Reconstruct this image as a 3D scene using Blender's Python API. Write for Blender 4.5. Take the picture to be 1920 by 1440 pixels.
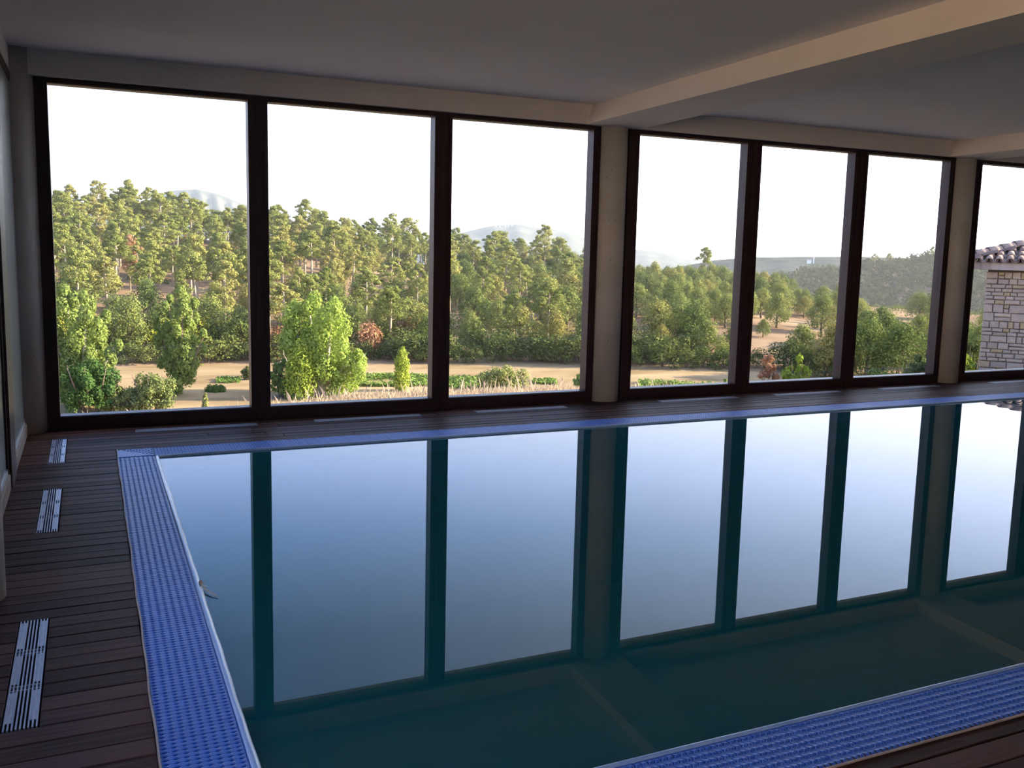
import bpy, bmesh, math, random
import numpy as np
from mathutils import Matrix, Vector

# ------------------------------------------------------------------ start
for o in list(bpy.data.objects):
    bpy.data.objects.remove(o)
SC = bpy.context.scene
COL = SC.collection
rng = np.random.default_rng(7)
random.seed(7)
PI = math.pi

# ------------------------------------------------------------------ camera
F_PX, PCX, PCY = 1730.776, 960 + 10.55, 720 - 29.12
YAW, PITCH, ROLL = 0.43571, -0.12988, 0.02429
CAM = np.array([0.0, -8.24475, 1.55])
FW = np.array([math.sin(YAW)*math.cos(PITCH), math.cos(YAW)*math.cos(PITCH), math.sin(PITCH)])
R0 = np.array([math.cos(YAW), -math.sin(YAW), 0.0])
U0 = np.cross(R0, FW)
RT = math.cos(ROLL)*R0 + math.sin(ROLL)*U0
UP = -math.sin(ROLL)*R0 + math.cos(ROLL)*U0
cd = bpy.data.cameras.new('camera')
cd.sensor_fit = 'HORIZONTAL'
cd.sensor_width = 36.0
cd.lens = F_PX/1920*36.0
cd.shift_x = -10.55/1920
cd.shift_y = -29.12/1920
cd.clip_start = 0.05
cd.clip_end = 40000
cam = bpy.data.objects.new('camera', cd)
COL.objects.link(cam)
M = Matrix(((RT[0], UP[0], -FW[0], CAM[0]), (RT[1], UP[1], -FW[1], CAM[1]), (RT[2], UP[2], -FW[2], CAM[2]), (0, 0, 0, 1)))
cam.matrix_world = M
SC.camera = cam

# ------------------------------------------------------------------ colour management
SC.view_settings.view_transform = 'Standard'
SC.view_settings.look = 'None'
SC.view_settings.gamma = 1.0
SC.view_settings.use_curve_mapping = False
SC.view_settings.exposure = 1.05
SC.cycles.max_bounces = 10
SC.cycles.diffuse_bounces = 5
SC.cycles.glossy_bounces = 4
SC.cycles.transmission_bounces = 4
SC.cycles.transparent_max_bounces = 16
SC.cycles.volume_bounces = 0
SC.cycles.sample_clamp_indirect = 4.0
SC.cycles.use_denoising = True

# ------------------------------------------------------------------ sky and sun
SUN_AZ = math.radians(107)      # clockwise from +y
SUN_EL = math.radians(19)
SUN = Vector((math.sin(SUN_AZ)*math.cos(SUN_EL), math.cos(SUN_AZ)*math.cos(SUN_EL), math.sin(SUN_EL)))
W = bpy.data.worlds.new('sky')
SC.world = W
W.use_nodes = True
nt = W.node_tree
nt.nodes.clear()
n_out = nt.nodes.new('ShaderNodeOutputWorld')
n_bg = nt.nodes.new('ShaderNodeBackground')
n_tc = nt.nodes.new('ShaderNodeTexCoord')
n_sep = nt.nodes.new('ShaderNodeSeparateXYZ')
n_ramp = nt.nodes.new('ShaderNodeValToRGB')
n_dot = nt.nodes.new('ShaderNodeVectorMath'); n_dot.operation = 'DOT_PRODUCT'
n_dot.inputs[1].default_value = (math.sin(SUN_AZ), math.cos(SUN_AZ), 0.25)
n_glow = nt.nodes.new('ShaderNodeMapRange')
n_glow.inputs['From Min'].default_value = -0.3
n_glow.inputs['From Max'].default_value = 1.0
n_glow.inputs['To Min'].default_value = 0.0
n_glow.inputs['To Max'].default_value = 1.0
n_mixg = nt.nodes.new('ShaderNodeMix'); n_mixg.data_type = 'RGBA'; n_mixg.blend_type = 'ADD'
nt.links.new(n_tc.outputs['Generated'], n_sep.inputs[0])
nt.links.new(n_sep.outputs['Z'], n_ramp.inputs['Fac'])
cr = n_ramp.color_ramp
SKY = [(0.0, (1.05, 1.10, 1.22)), (0.10, (0.88, 1.0, 1.30)), (0.19, (0.64, 0.82, 1.26)), (0.235, (0.50, 0.76, 1.46)), (0.30, (0.20, 0.50, 1.14)), (0.40, (0.05, 0.20, 0.55)), (1.0, (0.05, 0.14, 0.40))]
cr.elements[0].position = 0.0
cr.elements[1].position = 1.0
for p, c in SKY[1:-1]:
    cr.elements.new(p)
for e, (p, c) in zip(cr.elements, SKY):
    e.position = p
    e.color = (c[0]/2, c[1]/2, c[2]/2, 1)
nt.links.new(n_tc.outputs['Generated'], n_dot.inputs[0])
nt.links.new(n_dot.outputs['Value'], n_glow.inputs['Value'])
n_pow = nt.nodes.new('ShaderNodeMath'); n_pow.operation = 'POWER'; n_pow.inputs[1].default_value = 1.5
nt.links.new(n_glow.outputs['Result'], n_pow.inputs[0])
nt.links.new(n_pow.outputs[0], n_mixg.inputs['Factor'])
nt.links.new(n_ramp.outputs['Color'], n_mixg.inputs['A'])
n_mixg.inputs['B'].default_value = (0.68, 0.66, 0.64, 1)
nt.links.new(n_mixg.outputs['Result'], n_bg.inputs['Color'])
n_bg.inputs['Strength'].default_value = 2.0
nt.links.new(n_bg.outputs[0], n_out.inputs['Surface'])

sd = bpy.data.lights.new('sun', 'SUN')
sd.energy = 9.8
sd.angle = math.radians(0.6)
sd.color = (1.0, 0.84, 0.60)
so = bpy.data.objects.new('sun', sd)
COL.objects.link(so)
so.rotation_euler = SUN.to_track_quat('Z', 'Y').to_euler()
so.location = (30, -10, 20)

# ------------------------------------------------------------------ helpers
def tag(o, label=None, cat=None, group=None, kind=None):
    if label: o['label'] = label
    if cat: o['category'] = cat
    if group: o['group'] = group
    if kind: o['kind'] = kind
    return o

def link(o, parent=None):
    COL.objects.link(o)
    if parent is not None:
        o.parent = parent
    return o

def mesh_data(name, V, Fc, mat=None, smooth=False):
    me = bpy.data.meshes.new(name)
    me.from_pydata([tuple(map(float, v)) for v in V], [], [tuple(f) for f in Fc])
    if mat is not None:
        me.materials.append(mat)
    if smooth:
        me.polygons.foreach_set('use_smooth', [True]*len(me.polygons))
    me.update()
    return me

def obj(name, V, Fc, mat, parent=None, smooth=False, loc=None):
    o = bpy.data.objects.new(name, mesh_data(name, V, Fc, mat, smooth))
    if loc is not None: o.location = loc
    link(o, parent)
    return o

def empty(name, loc=(0, 0, 0), rz=0.0, s=1.0):
    o = bpy.data.objects.new(name, None)
    o.empty_display_size = 0.2
    o.location = loc
    o.rotation_euler = (0, 0, rz)
    o.scale = (s, s, s)
    COL.objects.link(o)
    return o

def box(x0, x1, y0, y1, z0, z1):
    V = [(x0, y0, z0), (x1, y0, z0), (x1, y1, z0), (x0, y1, z0), (x0, y0, z1), (x1, y0, z1), (x1, y1, z1), (x0, y1, z1)]
    Fc = [(0, 3, 2, 1), (4, 5, 6, 7), (0, 1, 5, 4), (1, 2, 6, 5), (2, 3, 7, 6), (3, 0, 4, 7)]
    return V, Fc

def bevel_box(x0, x1, y0, y1, z0, z1, b=0.002):
    """box with a bevelled top rim (12 + 4 faces)"""
    V = [(x0, y0, z0), (x1, y0, z0), (x1, y1, z0), (x0, y1, z0),
         (x0, y0, z1-b), (x1, y0, z1-b), (x1, y1, z1-b), (x0, y1, z1-b),
         (x0+b, y0+b, z1), (x1-b, y0+b, z1), (x1-b, y1-b, z1), (x0+b, y1-b, z1)]
    Fc = [(0, 3, 2, 1), (8, 9, 10, 11)]
    for a, c in ((0, 4), (4, 8)):
        for i in range(4):
            j = (i+1) % 4
            Fc.append((a+i, a+j, c+j, c+i))
    return V, Fc

def join(parts):
    V, Fc = [], []
    for v, f in parts:
        k = len(V)
        V += list(v)
        Fc += [tuple(i+k for i in q) for q in f]
    return V, Fc

def tube(pts, radii, n=7, cap=True):
    pts = [Vector(p) for p in pts]
    V, Fc = [], []
    for i, p in enumerate(pts):
        d = (pts[min(i+1, len(pts)-1)] - pts[max(i-1, 0)]).normalized()
        a = d.cross(Vector((0, 1, 0.13)))
        if a.length < 1e-3: a = d.cross(Vector((1, 0, 0)))
        a.normalize(); b = d.cross(a)
        for k in range(n):
            t = 2*PI*k/n
            V.append(tuple(p + radii[i]*(math.cos(t)*a + math.sin(t)*b)))
    for i in range(len(pts)-1):
        for k in range(n):
            k2 = (k+1) % n
            Fc.append((i*n+k, i*n+k2, (i+1)*n+k2, (i+1)*n+k))
    if cap:
        Fc.append(tuple(range(n))[::-1]); Fc.append(tuple((len(pts)-1)*n+k for k in range(n)))
    return V, Fc

def cyl(cx, cy, z0, z1, r, n=48):
    V = [(cx+r*math.cos(2*PI*k/n), cy+r*math.sin(2*PI*k/n), z) for z in (z0, z1) for k in range(n)]
    Fc = [(k, (k+1) % n, n+(k+1) % n, n+k) for k in range(n)] + [tuple(range(n))[::-1], tuple(range(n, 2*n))]
    return V, Fc

def ray(px, py):
    a = (px-PCX)/F_PX; b = -(py-PCY)/F_PX
    r = FW + a*RT + b*UP
    return r/np.linalg.norm(r)

# ------------------------------------------------------------------ materials
def new_mat(name):
    m = bpy.data.materials.new(name)
    m.use_nodes = True
    t = m.node_tree
    t.nodes.clear()
    out = t.nodes.new('ShaderNodeOutputMaterial')
    return m, t, out

def N(t, kind, **kw):
    n = t.nodes.new(kind)
    for k, v in kw.items():
        if k in n.inputs: n.inputs[k].default_value = v
        else: setattr(n, k, v)
    return n

def ramp(t, stops, src=None):
    r = t.nodes.new('ShaderNodeValToRGB')
    e = r.color_ramp.elements
    while len(e) < len(stops): e.new(0.5)
    for el, (p, c) in zip(e, stops):
        el.position = p; el.color = (*c, 1)
    if src is not None: t.links.new(src, r.inputs['Fac'])
    return r

def mat_noise(name, stops, scale=8.0, rough=0.6, detail=6.0, stretch=(1, 1, 1), bump=0.0, spec=0.3, metallic=0.0, rand=0.0, bscale=None):
    """principled surface whose colour runs along a noise; rand mixes in a per-object tone"""
    m, t, out = new_mat(name)
    p = N(t, 'ShaderNodeBsdfPrincipled', Roughness=rough, Metallic=metallic)
    p.inputs['Specular IOR Level'].default_value = spec
    tc = N(t, 'ShaderNodeTexCoord')
    mp = N(t, 'ShaderNodeMapping'); mp.inputs['Scale'].default_value = stretch
    t.links.new(tc.outputs['Object'], mp.inputs[0])
    nz = N(t, 'ShaderNodeTexNoise', Scale=scale, Detail=detail)
    t.links.new(mp.outputs[0], nz.inputs['Vector'])
    src = nz.outputs['Fac']
    if rand:
        oi = N(t, 'ShaderNodeObjectInfo')
        nz.noise_dimensions = '4D'
        mm = N(t, 'ShaderNodeMath', operation='MULTIPLY'); mm.inputs[1].default_value = 60
        t.links.new(oi.outputs['Random'], mm.inputs[0])
        t.links.new(mm.outputs[0], nz.inputs['W'])
        mx = N(t, 'ShaderNodeMath', operation='MULTIPLY_ADD'); mx.inputs[1].default_value = rand; 
        sub = N(t, 'ShaderNodeMath', operation='SUBTRACT'); sub.inputs[1].default_value = rand/2
        t.links.new(oi.outputs['Random'], mx.inputs[0]); t.links.new(nz.outputs['Fac'], mx.inputs[2])
        t.links.new(mx.outputs[0], sub.inputs[0]); src = sub.outputs[0]
    r = ramp(t, stops, src)
    t.links.new(r.outputs['Color'], p.inputs['Base Color'])
    if bump:
        bp = N(t, 'ShaderNodeBump', Strength=bump, Distance=0.01)
        if bscale:
            n2 = N(t, 'ShaderNodeTexNoise', Scale=bscale, Detail=4.0)
            t.links.new(mp.outputs[0], n2.inputs['Vector']); t.links.new(n2.outputs['Fac'], bp.inputs['Height'])
        else:
            t.links.new(nz.outputs['Fac'], bp.inputs['Height'])
        t.links.new(bp.outputs[0], p.inputs['Normal'])
    t.links.new(p.outputs[0], out.inputs['Surface'])
    return m

def mat_leaf(name, dark, light, accent=None, trans=0.22):
    m, t, out = new_mat(name)
    oi = N(t, 'ShaderNodeObjectInfo')
    tc = N(t, 'ShaderNodeTexCoord')
    nz = N(t, 'ShaderNodeTexNoise', Scale=1.3, Detail=3.0)
    t.links.new(tc.outputs['Object'], nz.inputs['Vector'])
    ad = N(t, 'ShaderNodeMath', operation='MULTIPLY_ADD'); ad.inputs[1].default_value = 0.75; ad.inputs[2].default_value = 0.0
    ml = N(t, 'ShaderNodeMath', operation='MULTIPLY_ADD'); ml.inputs[1].default_value = 0.5
    t.links.new(oi.outputs['Random'], ad.inputs[0])
    t.links.new(nz.outputs['Fac'], ml.inputs[0]); t.links.new(ad.outputs[0], ml.inputs[2])
    stops = [(0.2, dark), (0.85, light)]
    if accent: stops.append((1.0, accent))
    r = ramp(t, stops, ml.outputs[0])
    d = N(t, 'ShaderNodeBsdfDiffuse'); tr = N(t, 'ShaderNodeBsdfTranslucent')
    mx = N(t, 'ShaderNodeMixShader', Fac=trans)
    t.links.new(r.outputs['Color'], d.inputs['Color']); t.links.new(r.outputs['Color'], tr.inputs['Color'])
    t.links.new(d.outputs[0], mx.inputs[1]); t.links.new(tr.outputs[0], mx.inputs[2])
    t.links.new(mx.outputs[0], out.inputs['Surface'])
    return m

MAT = {}
MAT['plaster'] = mat_noise('ceiling_plaster', [(0.3, (0.70, 0.67, 0.665)), (0.7, (0.75, 0.72, 0.71))], scale=1.2, rough=0.9, bump=0.03, bscale=90, spec=0.1)
MAT['beam'] = mat_noise('beam_plaster', [(0.3, (0.74, 0.68, 0.62)), (0.7, (0.79, 0.73, 0.67))], scale=1.4, rough=0.9, bump=0.03, bscale=90, spec=0.1)
MAT['wall'] = mat_noise('wall_plaster', [(0.3, (0.52, 0.50, 0.47)), (0.7, (0.58, 0.56, 0.53))], scale=1.0, rough=0.9, spec=0.1)
MAT['frame'] = mat_noise('dark_brown_frame', [(0.3, (0.034, 0.016, 0.018)), (0.7, (0.050, 0.025, 0.027))], scale=30, rough=0.42, stretch=(1, 1, 0.05), spec=0.35)
MAT['curb'] = mat_noise('curb_stone', [(0.3, (0.20, 0.155, 0.13)), (0.7, (0.28, 0.225, 0.19))], scale=6, rough=0.8)
MAT['wood'] = mat_noise('deck_wood', [(0.25, (0.046, 0.020, 0.014)), (0.5, (0.080, 0.036, 0.027)), (0.78, (0.128, 0.062, 0.049))], scale=5, rough=0.55, stretch=(0.55, 14, 14), rand=0.55, bump=0.12, bscale=22, spec=0.07)
MAT['under'] = mat_noise('deck_underlay', [(0.3, (0.010, 0.008, 0.008)), (0.7, (0.016, 0.012, 0.011))], scale=10, rough=0.9)
MAT['steel'] = mat_noise('brushed_vent_metal', [(0.3, (0.50, 0.50, 0.56)), (0.7, (0.68, 0.68, 0.74))], scale=25, rough=0.38, stretch=(4, 1, 4), metallic=0.75, rand=0.2)
MAT['blue'] = mat_noise('blue_grating_plastic', [(0.3, (0.035, 0.145, 0.58)), (0.7, (0.050, 0.185, 0.68))], scale=8, rough=0.42, rand=0.18, spec=0.5)
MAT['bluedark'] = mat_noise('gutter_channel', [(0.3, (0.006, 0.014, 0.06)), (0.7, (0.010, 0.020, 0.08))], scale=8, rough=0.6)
MAT['lip'] = mat_noise('pale_blue_liner', [(0.3, (0.30, 0.50, 0.86)), (0.7, (0.38, 0.58, 0.90))], scale=9, rough=0.22, spec=0.6, bump=0.03)
MAT['trim'] = mat_noise('pale_edging', [(0.3, (0.42, 0.33, 0.28)), (0.7, (0.60, 0.50, 0.45))], scale=16, rough=0.6)
MAT['basin'] = mat_noise('pool_liner', [(0.3, (0.16, 0.40, 0.38)), (0.7, (0.20, 0.46, 0.44))], scale=1.2, rough=0.7)
MAT['white'] = mat_noise('white_paint', [(0.3, (0.78, 0.78, 0.78)), (0.7, (0.84, 0.84, 0.84))], scale=2, rough=0.6)
MAT['bark'] = mat_noise('pale_bark', [(0.3, (0.30, 0.23, 0.17)), (0.7, (0.48, 0.40, 0.31))], scale=4, rough=0.9, stretch=(1, 1, 0.3), rand=0.3)
MAT['bark_dark'] = mat_noise('grey_brown_bark', [(0.3, (0.12, 0.085, 0.06)), (0.7, (0.21, 0.155, 0.115))], scale=4, rough=0.9, rand=0.3)
MAT['bark_white'] = mat_noise('poplar_bark', [(0.3, (0.42, 0.38, 0.30)), (0.7, (0.60, 0.55, 0.45))], scale=5, rough=0.85)
MAT['pine'] = mat_leaf('pine_needles', (0.18, 0.215, 0.06), (0.31, 0.325, 0.10), (0.34, 0.31, 0.11))
MAT['oak'] = mat_leaf('oak_leaves', (0.12, 0.165, 0.05), (0.25, 0.275, 0.085), (0.29, 0.26, 0.085))  # leaf colour darkened for the shade on the lower slope
MAT['scrub'] = mat_leaf('scrub_leaves', (0.07, 0.10, 0.033), (0.16, 0.185, 0.058))  # darkened likewise, shade of the slope put into the leaf colour
MAT['vine'] = mat_leaf('yellow_green_leaves', (0.22, 0.26, 0.04), (0.40, 0.40, 0.055))
MAT['poplar'] = mat_leaf('poplar_leaves', (0.185, 0.28, 0.055), (0.29, 0.38, 0.085), trans=0.34)
MAT['poplar_olive'] = mat_leaf('poplar_olive_leaves', (0.17, 0.235, 0.065), (0.26, 0.32, 0.09), trans=0.34)
MAT['lime'] = mat_leaf('lime_leaves', (0.28, 0.37, 0.06), (0.37, 0.44, 0.08), trans=0.36)
MAT['olive'] = mat_leaf('grey_green_leaves', (0.16, 0.20, 0.07), (0.26, 0.28, 0.10))
MAT['darkgreen'] = mat_leaf('dark_green_leaves', (0.055, 0.115, 0.035), (0.115, 0.19, 0.05))
MAT['dead'] = mat_leaf('dry_russet_leaves', (0.34, 0.17, 0.09), (0.46, 0.26, 0.15))
MAT['weed'] = mat_leaf('weed_leaves', (0.12, 0.20, 0.05), (0.21, 0.29, 0.075))
MAT['straw'] = mat_leaf('straw_blades', (0.38, 0.30, 0.22), (0.56, 0.46, 0.35), trans=0.35)
MAT['shadehill'] = mat_leaf('shaded_woods_leaves', (0.035, 0.050, 0.025), (0.070, 0.085, 0.038))  # leaf colour lowered to stand for the shade on the far hill
MAT['mountain'] = mat_noise('mountain_scrub', [(0.35, (0.07, 0.08, 0.065)), (0.65, (0.12, 0.12, 0.10))], scale=0.004, rough=0.95, spec=0.0)
MAT['ridge'] = mat_noise('ridge_woods', [(0.35, (0.055, 0.065, 0.06)), (0.65, (0.095, 0.105, 0.095))], scale=0.03, rough=0.95, spec=0.0)
MAT['field'] = mat_noise('stubble_field', [(0.28, (0.22, 0.155, 0.085)), (0.5, (0.32, 0.235, 0.135)), (0.72, (0.41, 0.305, 0.18))], scale=0.16, rough=0.95, detail=9, stretch=(1, 2.4, 1), spec=0.0)
MAT['cut'] = mat_noise('bounce_bank_earth', [(0.3, (0.66, 0.48, 0.32)), (0.7, (0.80, 0.62, 0.44))], scale=0.8, rough=0.95, detail=8, spec=0.0)  # kept very pale so the added bank throws warm light on the beams
MAT['bank'] = mat_noise('dry_bank', [(0.3, (0.34, 0.26, 0.19)), (0.7, (0.50, 0.40, 0.31))], scale=0.9, rough=0.95, detail=8, spec=0.0)
MAT['hill'] = mat_noise('forest_floor', [(0.30, (0.15, 0.105, 0.07)), (0.50, (0.24, 0.165, 0.11)), (0.70, (0.36, 0.26, 0.165))], scale=0.09, rough=0.95, detail=9, spec=0.0)
MAT['mortar'] = mat_noise('mortar', [(0.3, (0.085, 0.072, 0.062)), (0.7, (0.12, 0.105, 0.09))], scale=14, rough=0.95)
MAT['cornice'] = mat_noise('cream_render', [(0.3, (0.46, 0.37, 0.31)), (0.7, (0.54, 0.44, 0.37))], scale=3, rough=0.9)
MAT['tile'] = mat_noise('clay_tile', [(0.2, (0.25, 0.17, 0.145)), (0.5, (0.36, 0.25, 0.21)), (0.8, (0.44, 0.33, 0.28))], scale=7, rough=0.9, rand=0.5)
MAT['twig'] = mat_noise('dry_stalk', [(0.3, (0.42, 0.36, 0.26)), (0.7, (0.66, 0.60, 0.48))], scale=60, rough=0.7)
MAT['leafdry'] = mat_noise('dry_leaf', [(0.3, (0.22, 0.16, 0.10)), (0.7, (0.36, 0.28, 0.19))], scale=60, rough=0.7)

def mat_concrete():
    m, t, out = new_mat('fair_faced_concrete')
    p = N(t, 'ShaderNodeBsdfPrincipled', Roughness=0.75); p.inputs['Specular IOR Level'].default_value = 0.25
    tc = N(t, 'ShaderNodeTexCoord')
    n1 = N(t, 'ShaderNodeTexNoise', Scale=2.2, Detail=8.0); t.links.new(tc.outputs['Object'], n1.inputs['Vector'])
    r1 = ramp(t, [(0.3, (0.50, 0.47, 0.43)), (0.7, (0.62, 0.585, 0.54))], n1.outputs['Fac'])
    v = N(t, 'ShaderNodeTexVoronoi', Scale=15.0); t.links.new(tc.outputs['Object'], v.inputs['Vector'])
    r2 = ramp(t, [(0.045, (0, 0, 0)), (0.10, (1, 1, 1))], v.outputs['Distance'])
    n2 = N(t, 'ShaderNodeTexNoise', Scale=3.0); t.links.new(tc.outputs['Object'], n2.inputs['Vector'])
    r3 = ramp(t, [(0.46, (1, 1, 1)), (0.52, (0, 0, 0))], n2.outputs['Fac'])
    mxx = N(t, 'ShaderNodeMix', data_type='RGBA', blend_type='LIGHTEN'); mxx.inputs['Factor'].default_value = 1.0
    t.links.new(r2.outputs['Color'], mxx.inputs['A']); t.links.new(r3.outputs['Color'], mxx.inputs['B'])
    mc = N(t, 'ShaderNodeMix', data_type='RGBA'); mc.inputs['A'].default_value = (0.10, 0.085, 0.07, 1)
    t.links.new(mxx.outputs['Result'], mc.inputs['Factor']); t.links.new(r1.outputs['Color'], mc.inputs['B'])
    t.links.new(mc.outputs['Result'], p.inputs['Base Color'])
    bp = N(t, 'ShaderNodeBump', Strength=0.25, Distance=0.004); t.links.new(mxx.outputs['Result'], bp.inputs['Height'])
    t.links.new(bp.outputs[0], p.inputs['Normal'])
    t.links.new(p.outputs[0], out.inputs['Surface'])
    return m
MAT['concrete'] = mat_concrete()

def mat_glass(name, tint, f0):
    """thin pane: Schlick reflection the same from both sides, the rest straight through"""
    m, t, out = new_mat(name)
    lw = N(t, 'ShaderNodeLayerWeight', Blend=0.5)
    pw = N(t, 'ShaderNodeMath', operation='POWER'); pw.inputs[1].default_value = 5.0
    ma = N(t, 'ShaderNodeMath', operation='MULTIPLY_ADD'); ma.inputs[1].default_value = 1-f0; ma.inputs[2].default_value = f0
    t.links.new(lw.outputs['Facing'], pw.inputs[0]); t.links.new(pw.outputs[0], ma.inputs[0])
    tr = N(t, 'ShaderNodeBsdfTransparent', Color=(*tint, 1))
    gl = N(t, 'ShaderNodeBsdfGlossy', Roughness=0.0, Color=(1, 1, 1, 1))
    mx = N(t, 'ShaderNodeMixShader')
    t.links.new(ma.outputs[0], mx.inputs[0]); t.links.new(tr.outputs[0], mx.inputs[1]); t.links.new(gl.outputs[0], mx.inputs[2])
    t.links.new(mx.outputs[0], out.inputs['Surface'])
    return m
MAT['glass'] = mat_glass('window_glass', (0.985, 0.99, 0.985), 0.025)

def mat_water():
    """still, slightly cloudy pool water: mirror by Fresnel, the rest part clear and part scattering teal"""
    m, t, out = new_mat('pool_water')
    fr = N(t, 'ShaderNodeFresnel', IOR=1.33)
    tr = N(t, 'ShaderNodeBsdfTransparent', Color=(0.17, 0.66, 0.72, 1))
    df = N(t, 'ShaderNodeBsdfDiffuse', Color=(0.012, 0.125, 0.135, 1))
    gl = N(t, 'ShaderNodeBsdfGlossy', Roughness=0.0, Color=(1, 1, 1, 1))
    m1 = N(t, 'ShaderNodeMixShader', Fac=0.72); m2 = N(t, 'ShaderNodeMixShader')
    t.links.new(tr.outputs[0], m1.inputs[1]); t.links.new(df.outputs[0], m1.inputs[2])
    t.links.new(fr.outputs[0], m2.inputs[0]); t.links.new(m1.outputs[0], m2.inputs[1]); t.links.new(gl.outputs[0], m2.inputs[2])
    t.links.new(m2.outputs[0], out.inputs['Surface'])
    return m
MAT['water'] = mat_water()

def mat_dusty():
    m, t, out = new_mat('dusty_side_glass')
    p = N(t, 'ShaderNodeBsdfPrincipled', Roughness=0.30); p.inputs['Specular IOR Level'].default_value = 0.25
    tc = N(t, 'ShaderNodeTexCoord')
    mp = N(t, 'ShaderNodeMapping'); mp.inputs['Scale'].default_value = (1, 3.0, 0.5); t.links.new(tc.outputs['Object'], mp.inputs[0])
    n1 = N(t, 'ShaderNodeTexNoise', Scale=3.0, Detail=6.0); t.links.new(mp.outputs[0], n1.inputs['Vector'])
    r1 = ramp(t, [(0.3, (0.15, 0.165, 0.16)), (0.7, (0.23, 0.25, 0.245))], n1.outputs['Fac'])
    v = N(t, 'ShaderNodeTexVoronoi', Scale=28.0); t.links.new(tc.outputs['Object'], v.inputs['Vector'])
    r2 = ramp(t, [(0.05, (0.5, 0.5, 0.5)), (0.11, (0, 0, 0))], v.outputs['Distance'])
    mx = N(t, 'ShaderNodeMix', data_type='RGBA', blend_type='ADD'); mx.inputs['Factor'].default_value = 0.18
    t.links.new(r1.outputs['Color'], mx.inputs['A']); t.links.new(r2.outputs['Color'], mx.inputs['B'])
    t.links.new(mx.outputs['Result'], p.inputs['Base Color'])
    t.links.new(p.outputs[0], out.inputs['Surface'])
    return m
MAT['dusty'] = mat_dusty()

def mat_stone():
    m, t, out = new_mat('masonry_stone')
    p = N(t, 'ShaderNodeBsdfPrincipled', Roughness=0.9); p.inputs['Specular IOR Level'].default_value = 0.15
    oi = N(t, 'ShaderNodeObjectInfo')
    r = ramp(t, [(0.0, (0.40, 0.31, 0.245)), (0.25, (0.50, 0.395, 0.32)), (0.5, (0.44, 0.345, 0.285)), (0.80, (0.55, 0.435, 0.34)), (0.86, (0.45, 0.335, 0.21)), (1.0, (0.52, 0.38, 0.21))], oi.outputs['Random'])
    tc = N(t, 'ShaderNodeTexCoord')
    n1 = N(t, 'ShaderNodeTexNoise', Scale=9.0, Detail=8.0); t.links.new(tc.outputs['Object'], n1.inputs['Vector'])
    mp = N(t, 'ShaderNodeMapRange'); mp.inputs['To Min'].default_value = 0.72; mp.inputs['To Max'].default_value = 1.28
    t.links.new(n1.outputs['Fac'], mp.inputs['Value'])
    mx = N(t, 'ShaderNodeMix', data_type='RGBA', blend_type='MULTIPLY'); mx.inputs['Factor'].default_value = 1.0
    t.links.new(r.outputs['Color'], mx.inputs['A']); t.links.new(mp.outputs[0], mx.inputs['B'])
    t.links.new(mx.outputs['Result'], p.inputs['Base Color'])
    bp = N(t, 'ShaderNodeBump', Strength=0.5, Distance=0.02); t.links.new(n1.outputs['Fac'], bp.inputs['Height']); t.links.new(bp.outputs[0], p.inputs['Normal'])
    t.links.new(p.outputs[0], out.inputs['Surface'])
    return m
MAT['stone'] = mat_stone()

# ================================================================== ROOM
XR = 20.2            # far end of the hall
CEIL, SOFF = 2.955, 2.765
HY = -0.12           # room face of the header over the windows
LX = -0.49           # room face of the left side wall

def structure(name, V, Fc, mat, parent=None, smooth=False):
    o = obj(name, V, Fc, mat, parent, smooth)
    if parent is None: o['kind'] = 'structure'
    return o

structure('ceiling', *box(-0.9, XR+0.3, -10.8, 0.25, CEIL, CEIL+0.30), MAT['plaster'])
structure('wall_front', *box(14.95, XR, -0.055, 0.20, -1.6, SOFF), MAT['wall'])  # unseen solid stretch, put in to cut the light on the right bay
structure('wall_back', *box(-0.9, XR+0.3, -10.8, -10.5, -1.6, CEIL), MAT['wall'])
structure('wall_right', *box(XR, XR+0.3, -10.5, 0.0, -1.6, CEIL), MAT['wall'])
structure('trim_1', *box(-0.9, XR, HY, 0.20, SOFF, CEIL), MAT['beam'])                 # header over the window wall
structure('trim_2', *box(-0.9, LX, -10.5, HY, SOFF, CEIL), MAT['plaster'])               # header over the side wall
# cross beams running towards the camera, very slightly off square
def beam(name, xl, xr, sl, xr_s):
    V = []
    for y in (HY, -10.5):
        a = xl + sl*(y-HY); b = xr + xr_s*(y-HY)
        V += [(a, y, SOFF), (b, y, SOFF), (b-0.03, y, CEIL), (a+0.06, y, CEIL)]
    Fc = [(0, 4, 5, 1), (1, 5, 6, 2), (2, 6, 7, 3), (3, 7, 4, 0), (0, 1, 2, 3), (7, 6, 5, 4)]
    structure(name, V, Fc, MAT['beam'])
beam('beam', 4.466, 5.09, 0.046, 0.063)
beam('beam.001', 9.455, 10.09, 0.06, 0.06)
beam('beam.002', 14.45, 15.08, 0.05, 0.05)

def column(i, x, y, z1, r=0.165):
    V, Fc = cyl(0, 0, 0, z1, r, 56)
    o = structure('column' if i == 0 else 'column.%03d' % i, V, Fc, MAT['concrete'], smooth=False)
    o.location = (x, y, 0)
    for p in o.data.polygons:
        p.use_smooth = len(p.vertices) == 4
    return o
column(0, -0.50, -0.02, CEIL)
column(1, 4.83, 0.02, SOFF)
column(2, 9.80, 0.0, SOFF)
column(3, 14.80, 0.0, SOFF)
column(4, -0.535, -3.83, SOFF)

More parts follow.
